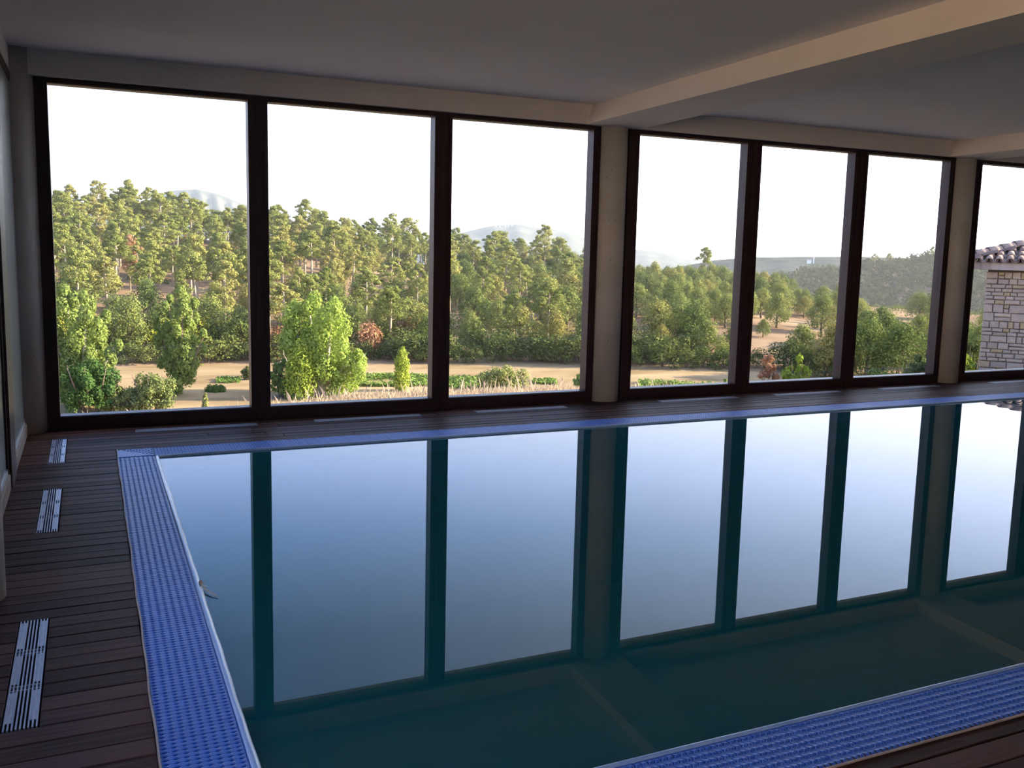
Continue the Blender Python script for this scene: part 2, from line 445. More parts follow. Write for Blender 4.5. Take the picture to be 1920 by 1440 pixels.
# ---- window wall
GT, GB = 2.721, 0.115
wins = [(-0.2443, 1.2546, -0.42, 1.336), (1.4173, 2.9155, 1.336, 3.001), (3.0862, 4.5741, 3.001, 4.668),
        (5.1097, 6.4662, 4.99, 6.564), (6.6626, 7.9995, 6.564, 8.101), (8.2031, 9.5256, 8.101, 9.638),
        (10.0855, 11.4005, 9.96, 11.50), (11.60, 12.95, 11.50, 13.05), (13.15, 14.50, 13.05, 14.66)]
def profile_frame(wd, x0, x1, z0, z1, a0, a1, b0, b1):
    """outer x0..x1, z0..z1; glass a0..a1, b0..b1 ; stiles, rails and a stepped glazing bead each their own piece"""
    s = 0.004
    for (u0, u1) in ((x0+s, a0), (a1, x1-s)):
        V, Fc = box(u0, u1, -0.055, 0.055, z0, z1)
        inner = u1 if u0 == x0+s else u0
        d = -1 if inner == u1 else 1
        p2 = box(min(inner, inner+d*0.026), max(inner, inner+d*0.026), -0.072, -0.0551, b0-0.02, b1+0.012)
        structure('stile', *join([(V, Fc), p2]), MAT['frame'], wd)
    for nm, (w0, w1) in (('bottom_rail', (z0, b0)), ('top_rail', (b1, z1))):
        V, Fc = box(a0, a1, -0.055, 0.055, w0, w1)
        if nm == 'bottom_rail':
            p2 = box(a0, a1, -0.072, -0.0551, w1-0.030, w1-0.004)
        else:
            p2 = box(a0, a1, -0.072, -0.0551, w0+0.004, w0+0.028)
        structure(nm, *join([(V, Fc), p2]), MAT['frame'], wd)
    structure('pane', *box(a0-0.008, a1+0.008, -0.006, 0.002, b0-0.008, b1+0.008), MAT['glass'], wd)
for i, (a0, a1, x0, x1) in enumerate(wins):
    wd = empty('window_%d' % (i+1), ((x0+x1)/2, 0, 0))
    wd['kind'] = 'structure'
    k = wd.location.x
    profile_frame(wd, x0-k, x1-k, 0.0, SOFF, a0-k, a1-k, GB, GT)
# thin cover strip where two frames meet
for j, x in enumerate((1.336, 3.001, 6.564, 8.101, 11.50, 13.05)):
    structure('trim_%d' % (j+3), *box(x-0.016, x+0.016, -0.064, -0.0551, 0, SOFF+0.012), MAT['frame'])

# ---- left side wall: low curb, dark posts, dusty fixed panes; the clear glazing further back is unseen, added to admit warm light
def side_window(n, y0, y1, mat, curb=True):
    wd = empty('window_%d' % n, (LX, (y0+y1)/2, 0)); wd['kind'] = 'structure'
    c = (y0+y1)/2
    if curb:
        structure('sill', *bevel_box(-0.14, 0.014, y0-c, y1-c, -0.05, 0.098, 0.01), MAT['curb'], wd)
        structure('bottom_rail', *box(-0.08, 0.002, y0-c, y1-c, 0.098, 0.132), MAT['steel'], wd)
        structure('stile', *box(-0.05, 0.006, y1-c-0.03, y1-c, 0.098, SOFF), MAT['frame'], wd)
    structure('top_rail', *box(-0.11, 0.004, y0-c, y1-c, SOFF-0.07, SOFF), MAT['frame'], wd)
    structure('pane', *box(-0.014, -0.006, y0-c, y1-c, 0.13, SOFF-0.065), mat, wd)
side_window(10, -1.53, -0.12, MAT['dusty'])
side_window(11, -3.69, -1.91, MAT['dusty'])
side_window(12, -6.9, -4.0, MAT['glass'])
side_window(13, -10.4, -7.0, MAT['glass'])
for j, (y0, y1) in enumerate(((-1.90, -1.54), (-6.99, -6.91))):
    structure('trim_%d' % (j+20), *box(LX-0.16, LX+0.022, y0, y1, 0, SOFF), MAT['frame'])
structure('trim_22', *box(-0.66, LX-0.005, -0.11, 0.1, -0.05, SOFF), MAT['frame'])
structure('trim_23', *box(-0.72, LX-0.12, -3.99, -3.70, 0.0, SOFF), MAT['concrete'])
structure('trim_24', *box(-0.66, LX+0.01, -10.5, -10.4, 0.0, SOFF), MAT['frame'])

# ================================================================== DECK
GX0, GX1 = 0.149, 0.390          # side grating
FY0, FY1 = -1.230, -0.968        # window-side grating
NY0, NY1 = -6.267, -6.014        # near grating
fl = empty('floor', (0, 0, 0)); fl['kind'] = 'structure'
slab = [box(-0.66, XR, -0.966, 0.2, -1.6, -0.045), box(-0.66, GX0-0.006, -10.5, -0.966, -1.6, -0.045), box(GX0-0.006, XR, -10.5, NY0-0.006, -1.6, -0.045)]
structure('subfloor', *join(slab), MAT['under'], fl)
PITCH_P, GAP = 0.1035, 0.0055
vents_side = [(-0.375, -1.318), (-1.958, -2.897), (-4.148, -5.115)]
VX0, VX1 = -0.298, -0.193
vents_win = [(0.303, 1.268), (1.762, 2.74), (3.29, 4.256), (5.361, 6.353), (6.868, 7.832), (8.443, 9.40), (10.34, 11.3), (11.95, 12.9), (13.4, 14.35)]
VY0, VY1 = -0.312, -0.212
plank_cache = {}
def plank(x0, x1, y0, y1):
    key = (round(x1-x0, 3), round(y1-y0, 3))
    if key not in plank_cache:
        L, Wd = key
        plank_cache[key] = mesh_data('plank', *bevel_box(-L/2, L/2, -Wd/2, Wd/2, -0.028, 0.0, 0.0025), MAT['wood'])
    o = bpy.data.objects.new('plank', plank_cache[key])
    o.location = ((x0+x1)/2, (y0+y1)/2, random.uniform(-0.0012, 0.0012))
    o.rotation_euler = (random.uniform(-0.006, 0.006), 0, 0)
    link(o, fl)
def cut(x0, x1, holes):
    segs = [(x0, x1)]
    for h0, h1 in holes:
        ns = []
        for a, b in segs:
            if h1 <= a or h0 >= b: ns.append((a, b)); continue
            if h0 - a > 0.02: ns.append((a, h0))
            if b - h1 > 0.02: ns.append((h1, b))
        segs = ns
    return segs
def joints(x0, x1):
    xs, x = [x0], x0 + random.uniform(0.8, 2.6)
    while x < x1-0.5:
        xs.append(x); x += random.choice((1.6, 2.0, 2.4, 2.8))
    return xs + [x1]
# window side rows (full length of the hall)
rows = []
y = VY0
rows.append((VY0, VY1, True))
yy = VY0 - GAP
while yy - (PITCH_P-GAP) > FY1 - 0.02:
    rows.append((yy-(PITCH_P-GAP), yy, False)); yy -= PITCH_P
rows.append((FY1+0.008, yy, False))
rows.append((VY1+GAP, VY1+GAP+0.094, False)); rows.append((VY1+2*GAP+0.094, -0.0, False))
for y0, y1, isvent in rows:
    if y1 - y0 < 0.02: continue
    js = joints(LX+0.004, 17.0)
    for a, b in zip(js[:-1], js[1:]):
        holes = [(v0-0.004, v1+0.004) for v0, v1 in vents_win] if isvent else []
        if any(v0 < (y0+y1)/2 < v1 for v1, v0 in vents_side): holes.append((VX0-0.003, VX1+0.003))
        for s0, s1 in cut(a+0.0015, b-0.0015, holes): plank(s0, s1, y0, y1)
# side rows; each vent takes the place of whole rows
y1 = rows[[r[0] for r in rows].index(FY1+0.008)][0] - GAP
side_rows, q = [], y1
while q > -8.6:
    side_rows.append((q-(PITCH_P-GAP), q)); q -= PITCH_P
allr = side_rows + [(a, b) for a, b, _ in rows if b-a > 0.02]
snapped = []
for v1, v0 in vents_side:
    take = [(a, b) for a, b in allr if v0 < (a+b)/2 < v1]
    snapped.append((max(b for a, b in take)+0.001, min(a for a, b in take)-0.001))
def in_vent(a, b): return any(v0 < (a+b)/2 < v1 for v1, v0 in snapped)
while y1 > -8.6:
    y0 = y1 - (PITCH_P-GAP)
    holes = []
    if in_vent(y0, y1): holes.append((VX0-0.003, VX1+0.003))
    if y0 > NY0 - 0.01:
        for s0, s1 in cut(LX+0.004, GX0-0.008, holes): plank(s0, s1, y0, y1)
    else:
        y1b = min(y1, NY0-0.010)
        js = joints(LX+0.004, 9.0)
        for a, b in zip(js[:-1], js[1:]): plank(a+0.0015, b-0.0015, y0, y1)
    y1 = y0 - GAP
structure('plank_field', *box(LX, XR, -10.5, y1, -0.04, 0.0), MAT['wood'], fl)

# ---- vents
def vent_parts(root, L, along_y):
    """nine bars, two cross bars, blanking plates in the outer slots"""
    Wd = 0.100
    def put(name, x0, x1, t0, t1, z0, z1):
        if along_y: V, Fc = box(x0, x1, t0, t1, z0, z1)
        else: V, Fc = box(t0, t1, x0, x1, z0, z1)
        obj(name, V, Fc, MAT['steel'], root)
    n = 9; bw = 0.0052
    for k in range(n):
        c = -Wd/2 + bw/2 + k*(Wd-bw)/(n-1)
        put('bar', c-bw/2, c+bw/2, -L/2, L/2, -0.016, 0.001)
    for t in (-L/6, L/6):
        for dt in (-0.016, 0.016):
            put('cross_bar', -Wd/2, Wd/2, t+dt-0.0025, t+dt+0.0025, -0.014, -0.003)
    st = (Wd-bw)/(n-1)
    e = 0.033
    for t0, t1 in ((-L/2+0.055, -L/6-e), (-L/6+e, L/6-e), (L/6+e, L/2-0.018)):
        for s in (-1, 1):
            a, b = s*(Wd/2-bw), s*(Wd/2-2*st)
            put('plate', min(a, b), max(a, b), t0, t1, -0.004, -0.0012)
    V, Fc = (box(-Wd/2, Wd/2, -L/2, L/2, -0.044, -0.034) if along_y else box(-L/2, L/2, -Wd/2, Wd/2, -0.044, -0.034))
    obj('tray', V, Fc, MAT['under'], root)
vl = ['slotted metal floor vent beside the side wall, farthest one, next to the window corner',
      'long slotted metal floor vent with blanking plates, middle one beside the side wall',
      'long slotted metal floor vent with dusty plates, nearest one beside the blue grating']
for i, (v1, v0) in enumerate(snapped):
    r = empty('floor_vent' if i == 0 else 'floor_vent.%03d' % i, ((VX0+VX1)/2, (v0+v1)/2, 0))
    tag(r, vl[i], 'vent', 'slotted vents along the side wall')
    vent_parts(r, v1-v0, True)
wl = ['pale metal floor vent under the first window from the corner', 'pale metal floor vent under the second window from the corner',
      'pale metal floor vent under the third window, before the concrete column', 'pale metal floor vent under the first window past the middle concrete column',
      'pale metal floor vent under the second window past the middle concrete column', 'pale metal floor vent just before the far concrete column',
      'pale metal floor vent past the far concrete column, under the stone house view', 'pale metal floor vent further along the window wall, beyond the far column',
      'pale metal floor vent at the far end of the window wall']
for i, (x0, x1) in enumerate(vents_win):
    r = empty('floor_vent.%03d' % (i+3), ((x0+x1)/2, (VY0+VY1)/2, 0))
    tag(r, wl[i], 'vent', 'slotted vents along the window wall')
    vent_parts(r, x1-x0, False)

# ================================================================== POOL
PX1 = 17.0
pool = empty('swimming_pool', (6, -3.6, 0))
tag(pool, 'long indoor swimming pool of still teal water beside the window wall', 'pool')
def wpart(name, V, Fc, mat, smooth=False, parent=pool):
    o = obj(name, V, Fc, mat, parent, smooth)
    o.location = (-6, 3.6, 0)
    return o
WZ = -0.010
xa, ya, yb = GX1, FY0, NY1     # inner edges of the grating
# lip swept round the four sides : list of (inset, z)
prof = [(0.0, -0.004), (0.005, 0.004), (0.013, 0.006), (0.021, 0.002), (0.029, -0.009), (0.042, -0.040), (0.052, -0.11), (0.055, -0.35)]
V, Fc = [], []
NB = 60
def loop(ins, z, wob):
    pts = []
    c = [(xa+ins, yb+ins), (PX1-ins, yb+ins), (PX1-ins, ya-ins), (xa+ins, ya-ins)]
    for s in range(4):
        p, q = c[s], c[(s+1) % 4]
        for k in range(NB):
            f = k/NB
            w = wob*(math.sin(k*1.7+s)+math.sin(k*0.61+2*s))*0.5
            nx, ny = ((0, 1), (-1, 0), (0, -1), (1, 0))[s]
            pts.append((p[0]+(q[0]-p[0])*f + nx*w, p[1]+(q[1]-p[1])*f + ny*w, z))
    return pts
for ins, z in prof: V += loop(ins, z, 0.0022 if 0.01 < ins < 0.05 else 0)
m4 = 4*NB
for i in range(len(prof)-1):
    for k in range(m4):
        Fc.append((i*m4+k, i*m4+(k+1) % m4, (i+1)*m4+(k+1) % m4, (i+1)*m4+k))
wpart('pool_lip', V, Fc, MAT['lip'], True)
# basin with an underwater bench along the near side
bx0, bx1, by0, by1 = xa+0.055, PX1-0.055, yb+0.055, ya-0.055
V = [(bx0, by0, -0.11), (bx1, by0, -0.11), (bx1, by1, -0.11), (bx0, by1, -0.11), (bx0, by0, -1.45), (bx1, by0, -1.45), (bx1, by1, -1.45), (bx0, by1, -1.45)]
Fc = [(4, 5, 6, 7), (0, 1, 5, 4), (1, 2, 6, 5), (2, 3, 7, 6), (3, 0, 4, 7)]
wpart('basin', V, Fc, MAT['basin'])
wpart('bench', *box(bx0, bx1, by0, yb+0.40, -1.44, -0.12), MAT['lip'])
wv, wf = box(xa+0.022, PX1-0.022, yb+0.024, ya-0.022, WZ-0.001, WZ)
wpart('water', wv[4:], [(0, 1, 2, 3)], MAT['water'])

# pale edging strip between the timber and the blue grating
def wavy_strip(p, q, nrm, w=0.006, h=0.006):
    p, q = np.array(p, float), np.array(q, float)
    n = 80
    V, Fc = [], []
    for k in range(n+1):
        c = p + (q-p)*k/n
        wob = 0.0016*(math.sin(k*0.9)+math.sin(k*0.37+1))
        nn = np.array(nrm)
        for off, z in ((-w/2+wob, -0.03), (-w/2+wob, h), (w/2+wob, h), (w/2+wob, -0.03)):
            V.append((c[0]+nn[0]*off, c[1]+nn[1]*off, z))
    for k in range(n):
        for i in range(3): Fc.append((k*4+i, k*4+i+1, k*4+4+i+1, k*4+4+i))
    return V, Fc
wpart('edging', *wavy_strip((GX0-0.004, FY1+0.004), (GX0-0.004, NY0-0.004), (1, 0)), MAT['trim'])
wpart('edging', *wavy_strip((GX0-0.004, NY0-0.004), (PX1, NY0-0.004), (0, 1)), MAT['trim'])
wpart('edging', *wavy_strip((GX0-0.004, FY1+0.004), (PX1, FY1+0.004), (0, 1), 0.004, 0.003), MAT['trim'])

# ---- overflow gratings: interlocking transverse slats
SP = 0.0235
def slat_mesh(width, fine=True):
    per = width/8.0
    n = 48 if fine else 16
    hs = SP/2
    V, Fc = [], []
    for i in range(n+1):
        x = width*i/n
        c = math.cos(2*PI*(x/per-0.5))
        c0 = max(0.0, c)
        w = 0.0052*c0 - 0.0012
        g = 0.0002 + 0.0060*c0
        h = 0.0032*c0
        f, b = -hs + g*0.35 + w, hs - g*0.65 + w
        V += [(x, f, -0.022), (x, f+0.0004, h-0.0042*c0), (x, f+0.004, h-0.001*c0), (x, (f+b)/2+0.002, h), (x, b-0.001, h-0.002*c0), (x, b, -0.022)]
    for i in range(n):
        for k in range(5):
            Fc.append((i*6+k, i*6+6+k, i*6+6+k+1, i*6+k+1))
    Fc += [(0, 1, 2, 3, 4, 5)[::-1], tuple(n*6+k for k in range(6))]
    return V, Fc
def grating(name, label, origin, length, width, rot, first=300, inner_band=0.0):
    """slats laid along local +y starting at the origin, each spanning local +x"""
    r = empty(name, (*origin, 0.0), rz=rot)
    tag(r, label, 'grating', 'blue overflow gratings round the pool')
    n = int(length/SP)
    V, Fc = slat_mesh(width)
    me = mesh_data('slat', V, Fc, MAT['blue'], True)
    me.polygons.foreach_set('use_smooth', [False]*len(me.polygons))
    for k in range(min(n, first)):
        o = bpy.data.objects.new('slat', me)
        o.location = (0, (k+0.5)*SP, random.uniform(-0.0004, 0.0004))
        o.rotation_euler = (random.uniform(-0.012, 0.012), 0, 0)
        link(o, r)
    if n > first:
        V, Fc = slat_mesh(width, False)
        A = np.array(V); nv = len(V)
        VV, FF = [], []
        for k in range(first, n):
            B = A.copy(); B[:, 1] += (k+0.5)*SP
            VV += B.tolist(); FF += [tuple(i+nv*(k-first) for i in f) for f in Fc]
        o = obj('slat_row', VV, FF, MAT['blue'], r); o['kind'] = 'stuff'
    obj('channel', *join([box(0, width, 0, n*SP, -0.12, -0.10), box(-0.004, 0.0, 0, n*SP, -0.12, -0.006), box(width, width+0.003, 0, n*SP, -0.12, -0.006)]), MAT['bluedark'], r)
    return r
# window side: local +y runs along world +x, local +x along world -y
grating('overflow_grating', 'blue plastic overflow grating along the window side of the pool', (GX1+0.005, FY1), 15.2, FY1-FY0, -PI/2)
# side: local +y along world -y, local +x along world -x
grating('overflow_grating.001', 'blue plastic overflow grating along the short side of the pool by the slotted vents', (GX1-0.002, FY0-0.006), 4.77, GX1-GX0, PI)
grating('overflow_grating.002', 'blue plastic overflow grating along the near side of the pool, before the timber deck', (GX1+0.005, NY1), 10.0, NY1-NY0, -PI/2)
# corner cover : a solid triangular plate and a perforated plate
cc = empty('grating_corner', (GX0, FY1, 0))
tag(cc, 'blue corner cover of the pool, half plain plate, half perforated', 'grating', 'blue overflow gratings round the pool')
cw, ch = GX1-GX0, FY1-FY0
T = [(0.0, -0.020), (0.0, -ch), (cw, -ch)]
V = [(x, y, z) for z in (-0.02, 0.004) for x, y in T]
obj('solid_plate', V, [(0, 2, 1), (3, 4, 5), (0, 1, 4, 3), (1, 2, 5, 4), (2, 0, 3, 5)], MAT['blue'], cc)
V, Fc = [], []
nx, ny = 12, 8                     # perforated triangle: cells with real square holes
for i in range(nx):
    for j in range(ny):
        x0, x1 = cw*i/nx, cw*(i+1)/nx
        y1, y0 = -ch*j/ny, -ch*(j+1)/ny
        if (y0+y1)/2 < -0.020 - (ch-0.02)*((x0+x1)/2)/cw + 0.008: continue
        k = len(V)
        hole = (i+j) % 2 == 0
        if not hole:
            b = box(x0, x1, y0, y1, -0.02, 0.0)
            V += b[0]; Fc += [tuple(q+k for q in f) for f in b[1]]
        else:
            hx, hy = (x1-x0)*0.26, (y1-y0)*0.26
            for bb in (box(x0, x1, y0, y0+hy, -0.02, 0.002), box(x0, x1, y1-hy, y1, -0.02, 0.002), box(x0, x0+hx, y0+hy, y1-hy, -0.02, 0.002), box(x1-hx, x1, y0+hy, y1-hy, -0.02, 0.002)):
                k = len(V); V += bb[0]; Fc += [tuple(q+k for q in f) for f in bb[1]]
obj('perforated_plate', V, Fc, MAT['blue'], cc)
obj('end_bar', *box(cw-0.002, cw+0.004, -ch, 0, -0.02, 0.001), MAT['bluedark'], cc)
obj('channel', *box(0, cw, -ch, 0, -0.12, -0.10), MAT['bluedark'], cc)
cn = empty('grating_corner.001', (GX0, NY1, 0))
tag(cn, 'blue corner cover of the pool at the near end of the side grating', 'grating', 'blue overflow gratings round the pool')
obj('solid_plate', *bevel_box(0, cw+0.004, -(NY1-NY0), 0, -0.02, 0.003, 0.002), MAT['blue'], cn)
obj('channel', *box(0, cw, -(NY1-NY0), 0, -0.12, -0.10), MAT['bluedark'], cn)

# ---- dry twig caught at the pool lip
tw = empty('dry_twig', (0.414, -3.96, 0.0))
tag(tw, 'dry twig with a pale stem and brown leaf lying at the pool edge', 'twig')
obj('stem', *tube([(0.0, 0.0, -0.002), (0.004, -0.06, 0.004), (0.012, -0.11, 0.003), (0.032, -0.16, 0.000), (0.058, -0.205, -0.004)], [0.003, 0.0035, 0.0035, 0.003, 0.0015], 6), MAT['twig'], tw)
for pts in ([(0.003, -0.04, 0.003), (0.014, -0.055, 0.012), (0.022, -0.06, 0.014)], [(0.006, -0.085, 0.003), (0.018, -0.09, 0.010), (0.024, -0.10, 0.008)]):
    obj('shoot', *tube(pts, [0.0025, 0.002, 0.001], 5), MAT['twig'], tw)
obj('leaf', [(0, 0.012, 0.001), (0.010, -0.01, 0.010), (0.010, -0.045, 0.012), (0.003, -0.075, 0.002), (-0.006, -0.04, 0.001), (-0.006, -0.01, 0.002), (0.003, -0.03, 0.009)],
    [(0, 6, 1), (1, 6, 2), (2, 6, 3), (3, 6, 4), (4, 6, 5), (5, 6, 0)], MAT['leafdry'], tw)

# ================================================================== LAND
AZ0 = YAW
def px_of_az(az): return PCX + F_PX*math.tan(az-AZ0)
def az_of_px(px): return AZ0 + math.atan((px-PCX)/F_PX)
HZ = [(-400, 432), (100, 443.6), (500, 453.3), (960, 464.5), (1300, 472.7), (1840, 485.9), (2400, 500)]
CREST = [(-600, 330), (0, 352), (100, 357), (250, 362), (400, 376), (460, 384), (560, 386), (700, 406), (800, 426), (900, 434), (1000, 446), (1100, 466), (1200, 484), (1300, 490), (1400, 500), (1500, 508), (1650, 520), (1800, 530), (1950, 530), (2600, 530)]
def hz(px): return float(np.interp(px, *zip(*HZ)))
RC, RF, ZF = 176.0, 82.0, -9.0
def tree_h(px): return float(np.interp(px, [900, 1250], [8.2, 5.2]))
def gz(x, y):
    dx, dy = x-CAM[0], y-CAM[1]
    r = math.hypot(dx, dy)
    az = math.atan2(dx, dy)
    if az < AZ0-1.2 or az > AZ0+1.2: px = -600 if az < AZ0 else 2600
    else: px = px_of_az(az)
    px = max(-600, min(2600, px))
    # terrace beside the building, then a bank, then the field
    ze = float(np.interp(x, [1.2, 3.4, 6.5, 10.0], [-0.98, -0.74, -0.76, -0.95]))
    if y < 5.0: zt = -0.30 + (ze+0.30)*max(y, 0)/5.0
    else:
        t = min(1.0, (y-5.0)/32.0)
        zt = ze + (ZF-ze)*(1-(1-t)**1.35)
    zc = 1.55 + RC*(hz(px)-float(np.interp(px, *zip(*CREST))))/F_PX - tree_h(px)*0.93
    rf = RF + 1.5*math.sin(az*9)
    k = float(np.interp(px, [1000, 1450], [0.0, 1.0]))
    if r > rf:
        t = (r-rf)/(RC-rf)
        if t <= 1:
            s = (1-k)*t + k*(1-(1-min(1, t*1.15))**2.2)
            zh = ZF + (zc-ZF)*s
        else: zh = zc - (r-RC)*0.16
        zh += 0.45*math.sin(x*0.11+1)*math.sin(y*0.09)*min(1, (r-rf)/20)
        return zh if y > 20 or r > 120 else max(zt, zh)
    return zt
def polar_mesh(r_list, az_list):
    V, Fc = [], []
    for r in r_list:
        for a in az_list:
            x, y = CAM[0]+r*math.sin(a), CAM[1]+r*math.cos(a)
            V.append((x, y, gz(x, y)))
    n = len(az_list)
    for i in range(len(r_list)-1):
        for k in range(n-1):
            Fc.append((i*n+k, (i+1)*n+k, (i+1)*n+k+1, i*n+k+1))
    return V, Fc
azs = np.linspace(AZ0-1.15, AZ0+1.0, 150)
structure('ground_field', *polar_mesh(np.concatenate([np.linspace(15.5, 40, 22), np.linspace(42, RF+2.2, 26)]), azs), MAT['field'], smooth=True)
structure('hill', *polar_mesh(np.concatenate([np.linspace(RF+0.2, RC, 46), np.linspace(RC+4, 230, 8)]), azs), MAT['hill'], smooth=True)
# terrace strip next to the building
V, Fc = [], []
xs = np.linspace(-14, 40, 110); ys = np.linspace(0.06, 8.5, 18)
for yy in ys:
    for xx in xs: V.append((xx, yy, gz(xx, yy)+0.012+0.03*math.sin(xx*2.1+yy)*math.sin(yy*3)))
for i in range(len(ys)-1):
    for k in range(len(xs)-1): Fc.append((i*len(xs)+k, i*len(xs)+k+1, (i+1)*len(xs)+k+1, (i+1)*len(xs)+k))
structure('ground_terrace', V, Fc, MAT['bank'], smooth=True)
structure('ground_side', [(-9.5, -40, -0.35), (-0.8, -40, -0.35), (-0.8, 3, -0.35), (-9.5, 3, -0.5)], [(0, 1, 2, 3)], MAT['bank'])
# unseen earth bank, added to bounce warm sunlight in through the side windows
V, Fc = [], []
for j in range(13):
    for i in range(40):
        y = -34+36*i/39; u = j/12
        V.append((-9.5-5.5*u+0.25*math.sin(i*1.3+j), y, -0.4+5.6*u**0.9+0.15*math.sin(i*0.8+j*1.9)))
for j in range(12):
    for i in range(39): Fc.append((j*40+i, j*40+i+1, (j+1)*40+i+1, (j+1)*40+i))
structure('ground_bounce_bank', V, Fc, MAT['cut'], smooth=True)

def ground_hit(px, py, r0=40.0, r1=230.0):
    d = ray(px, py)
    t = r0
    while t < r1:
        p = CAM + d*t
        if p[2] <= gz(p[0], p[1]): return p
        t += 0.25
    return CAM + d*r1
def at(px, r):
    a = az_of_px(px)
    x, y = CAM[0]+r*math.sin(a), CAM[1]+r*math.cos(a)
    return np.array([x, y, gz(x, y)])

# ---- foliage
def leaf_arrays(C, Nrm, S, aspect=0.62):
    """rhombic leaf tufts at C facing Nrm with size S"""
    n = len(C)
    Nrm = Nrm/np.maximum(1e-6, np.linalg.norm(Nrm, axis=1))[:, None]
    R = rng.normal(size=(n, 3))
    U = np.cross(Nrm, R); U /= np.maximum(1e-6, np.linalg.norm(U, axis=1))[:, None]
    Wv = np.cross(Nrm, U)
    a = S[:, None]*0.5; b = a*aspect
    P = np.stack([C-U*a, C-Wv*b, C+U*a, C+Wv*b], axis=1).reshape(-1, 3)
    return P
def leaf_mesh(name, P, mat):
    n = len(P)//4
    me = bpy.data.meshes.new(name)
    me.vertices.add(len(P)); me.vertices.foreach_set('co', P.astype(np.float32).ravel())
    me.loops.add(4*n); me.loops.foreach_set('vertex_index', np.arange(4*n, dtype=np.int32))
    me.polygons.add(n); me.polygons.foreach_set('loop_start', np.arange(0, 4*n, 4, dtype=np.int32))
    me.materials.append(mat)
    me.update(); me.validate()
    return me
def clump(c, rad, n, size, jit=0.42, shell=0.55, up=0.25, stretch=1.0):
    D = rng.normal(size=(n, 3)); D /= np.linalg.norm(D, axis=1)[:, None]
    q = shell + (1-shell)*rng.random(n)
    q = np.where(rng.random(n) < 0.12, q*1.18, q)
    P = np.array(c) + D*q[:, None]*np.array(rad)
    Nr = D/np.array(rad)*np.mean(rad) + jit*rng.normal(size=(n, 3)) + np.array([0, 0, up])
    return leaf_arrays(P, Nr, size*(0.65+0.7*rng.random(n)))

def make_pine(k):
    """tall bare trunk, forked limbs and an irregular crown of flattened tufts"""
    h = 8.0; bare = (0.44, 0.58, 0.50, 0.36, 0.62, 0.54, 0.40, 0.56)[k % 8]
    lean = rng.normal(size=2)*0.25
    tr = [tube([(0, 0, -0.4), (lean[0]*0.3, lean[1]*0.3, h*0.3), (lean[0]*0.9, lean[1]*0.9, h*0.62), (lean[0]*1.2, lean[1]*1.2, h*0.93)], [0.17, 0.14, 0.10, 0.03], 7)]
    P = []
    nb = 21
    for i in range(nb):
        f = i/(nb-1)
        z = h*(bare + (0.955-bare)*f)
        ax = lean*(0.3+z/h)
        prof_r = (0.55+0.45*math.sin(PI*min(1, 0.25+f*0.75)))*(1.0-0.55*f**2.2)
        rr = 1.55*prof_r*(0.45+0.75*rng.random())
        a = i*2.4+rng.random()*1.1
        c = np.array([ax[0]+rr*math.cos(a), ax[1]+rr*math.sin(a), z+0.1*rr])
        if f > 0.9: c[:2] = ax + 0.25*rng.normal(size=2)
        rad = (0.46+0.42*rng.random())*(1-0.32*f)
        P.append(clump(c, (rad*1.12, rad*1.12, rad*0.62), 210, 0.19, up=0.45))
        P.append(clump(c+np.array([0.45*rng.normal(), 0.45*rng.normal(), -0.15]), (rad*0.6, rad*0.6, rad*0.42), 90, 0.18, up=0.4))
        if i % 2 == 0:
            tr.append(tube([(ax[0], ax[1], z-0.45), ((ax[0]+c[0])/2, (ax[1]+c[1])/2, z-0.2), tuple(c)], [0.055, 0.04, 0.02], 5))
    return join(tr), np.concatenate(P)
def make_oak(k, wide=1.0):
    """short forked trunk under a broad domed crown that comes low"""
    h = 5.0
    tr = [tube([(0, 0, -0.4), (0.06, 0.03, h*0.16), (0.10, -0.05, h*0.45), (0.05, 0.0, h*0.75)], [0.19, 0.15, 0.10, 0.03], 7)]
    P = []
    nb = 20
    for i in range(nb):
        f = (i+0.5)/nb
        z = h*(0.20+0.70*f)
        rr = 1.75*wide*math.sin(PI*min(1.0, 0.28+0.72*f))*(0.55+0.55*rng.random())
        a = i*2.399+rng.random()*0.8
        c = np.array([rr*math.cos(a), rr*math.sin(a), z])
        rad = 0.62+0.40*rng.random()
        P.append(clump(c, (rad, rad, rad*0.85), 230, 0.18, up=0.2))
        if i % 4 == 1: tr.append(tube([(0.05, 0, z*0.5), tuple(c*np.array([0.5, 0.5, 0.85])), tuple(c)], [0.07, 0.05, 0.02], 5))
    P.append(clump((0, 0, h*0.6), (1.2*wide, 1.2*wide, h*0.30), 260, 0.24, shell=0.2))
    return join(tr), np.concatenate(P)
def make_shrub(k, h=2.2, w=1.5):
    tr = [tube([(0, 0, -0.2), (0.1, 0, h*0.4), (0.15, 0.1, h*0.7)], [0.06, 0.045, 0.02], 5), tube([(0, 0, -0.2), (-0.2, 0.1, h*0.35), (-0.3, 0.2, h*0.6)], [0.05, 0.04, 0.02], 5)]
    P = []
    for i in range(9):
        a = i*2.4; f = i/8
        rr = w*0.55*(1-0.55*f)*(0.7+0.5*rng.random())
        rad = w*0.36*(0.8+0.4*rng.random())
        P.append(clump((rr*math.cos(a), rr*math.sin(a), h*(0.22+0.60*f)), (rad, rad, rad*1.0), 130, 0.16))
    return join(tr), np.concatenate(P)

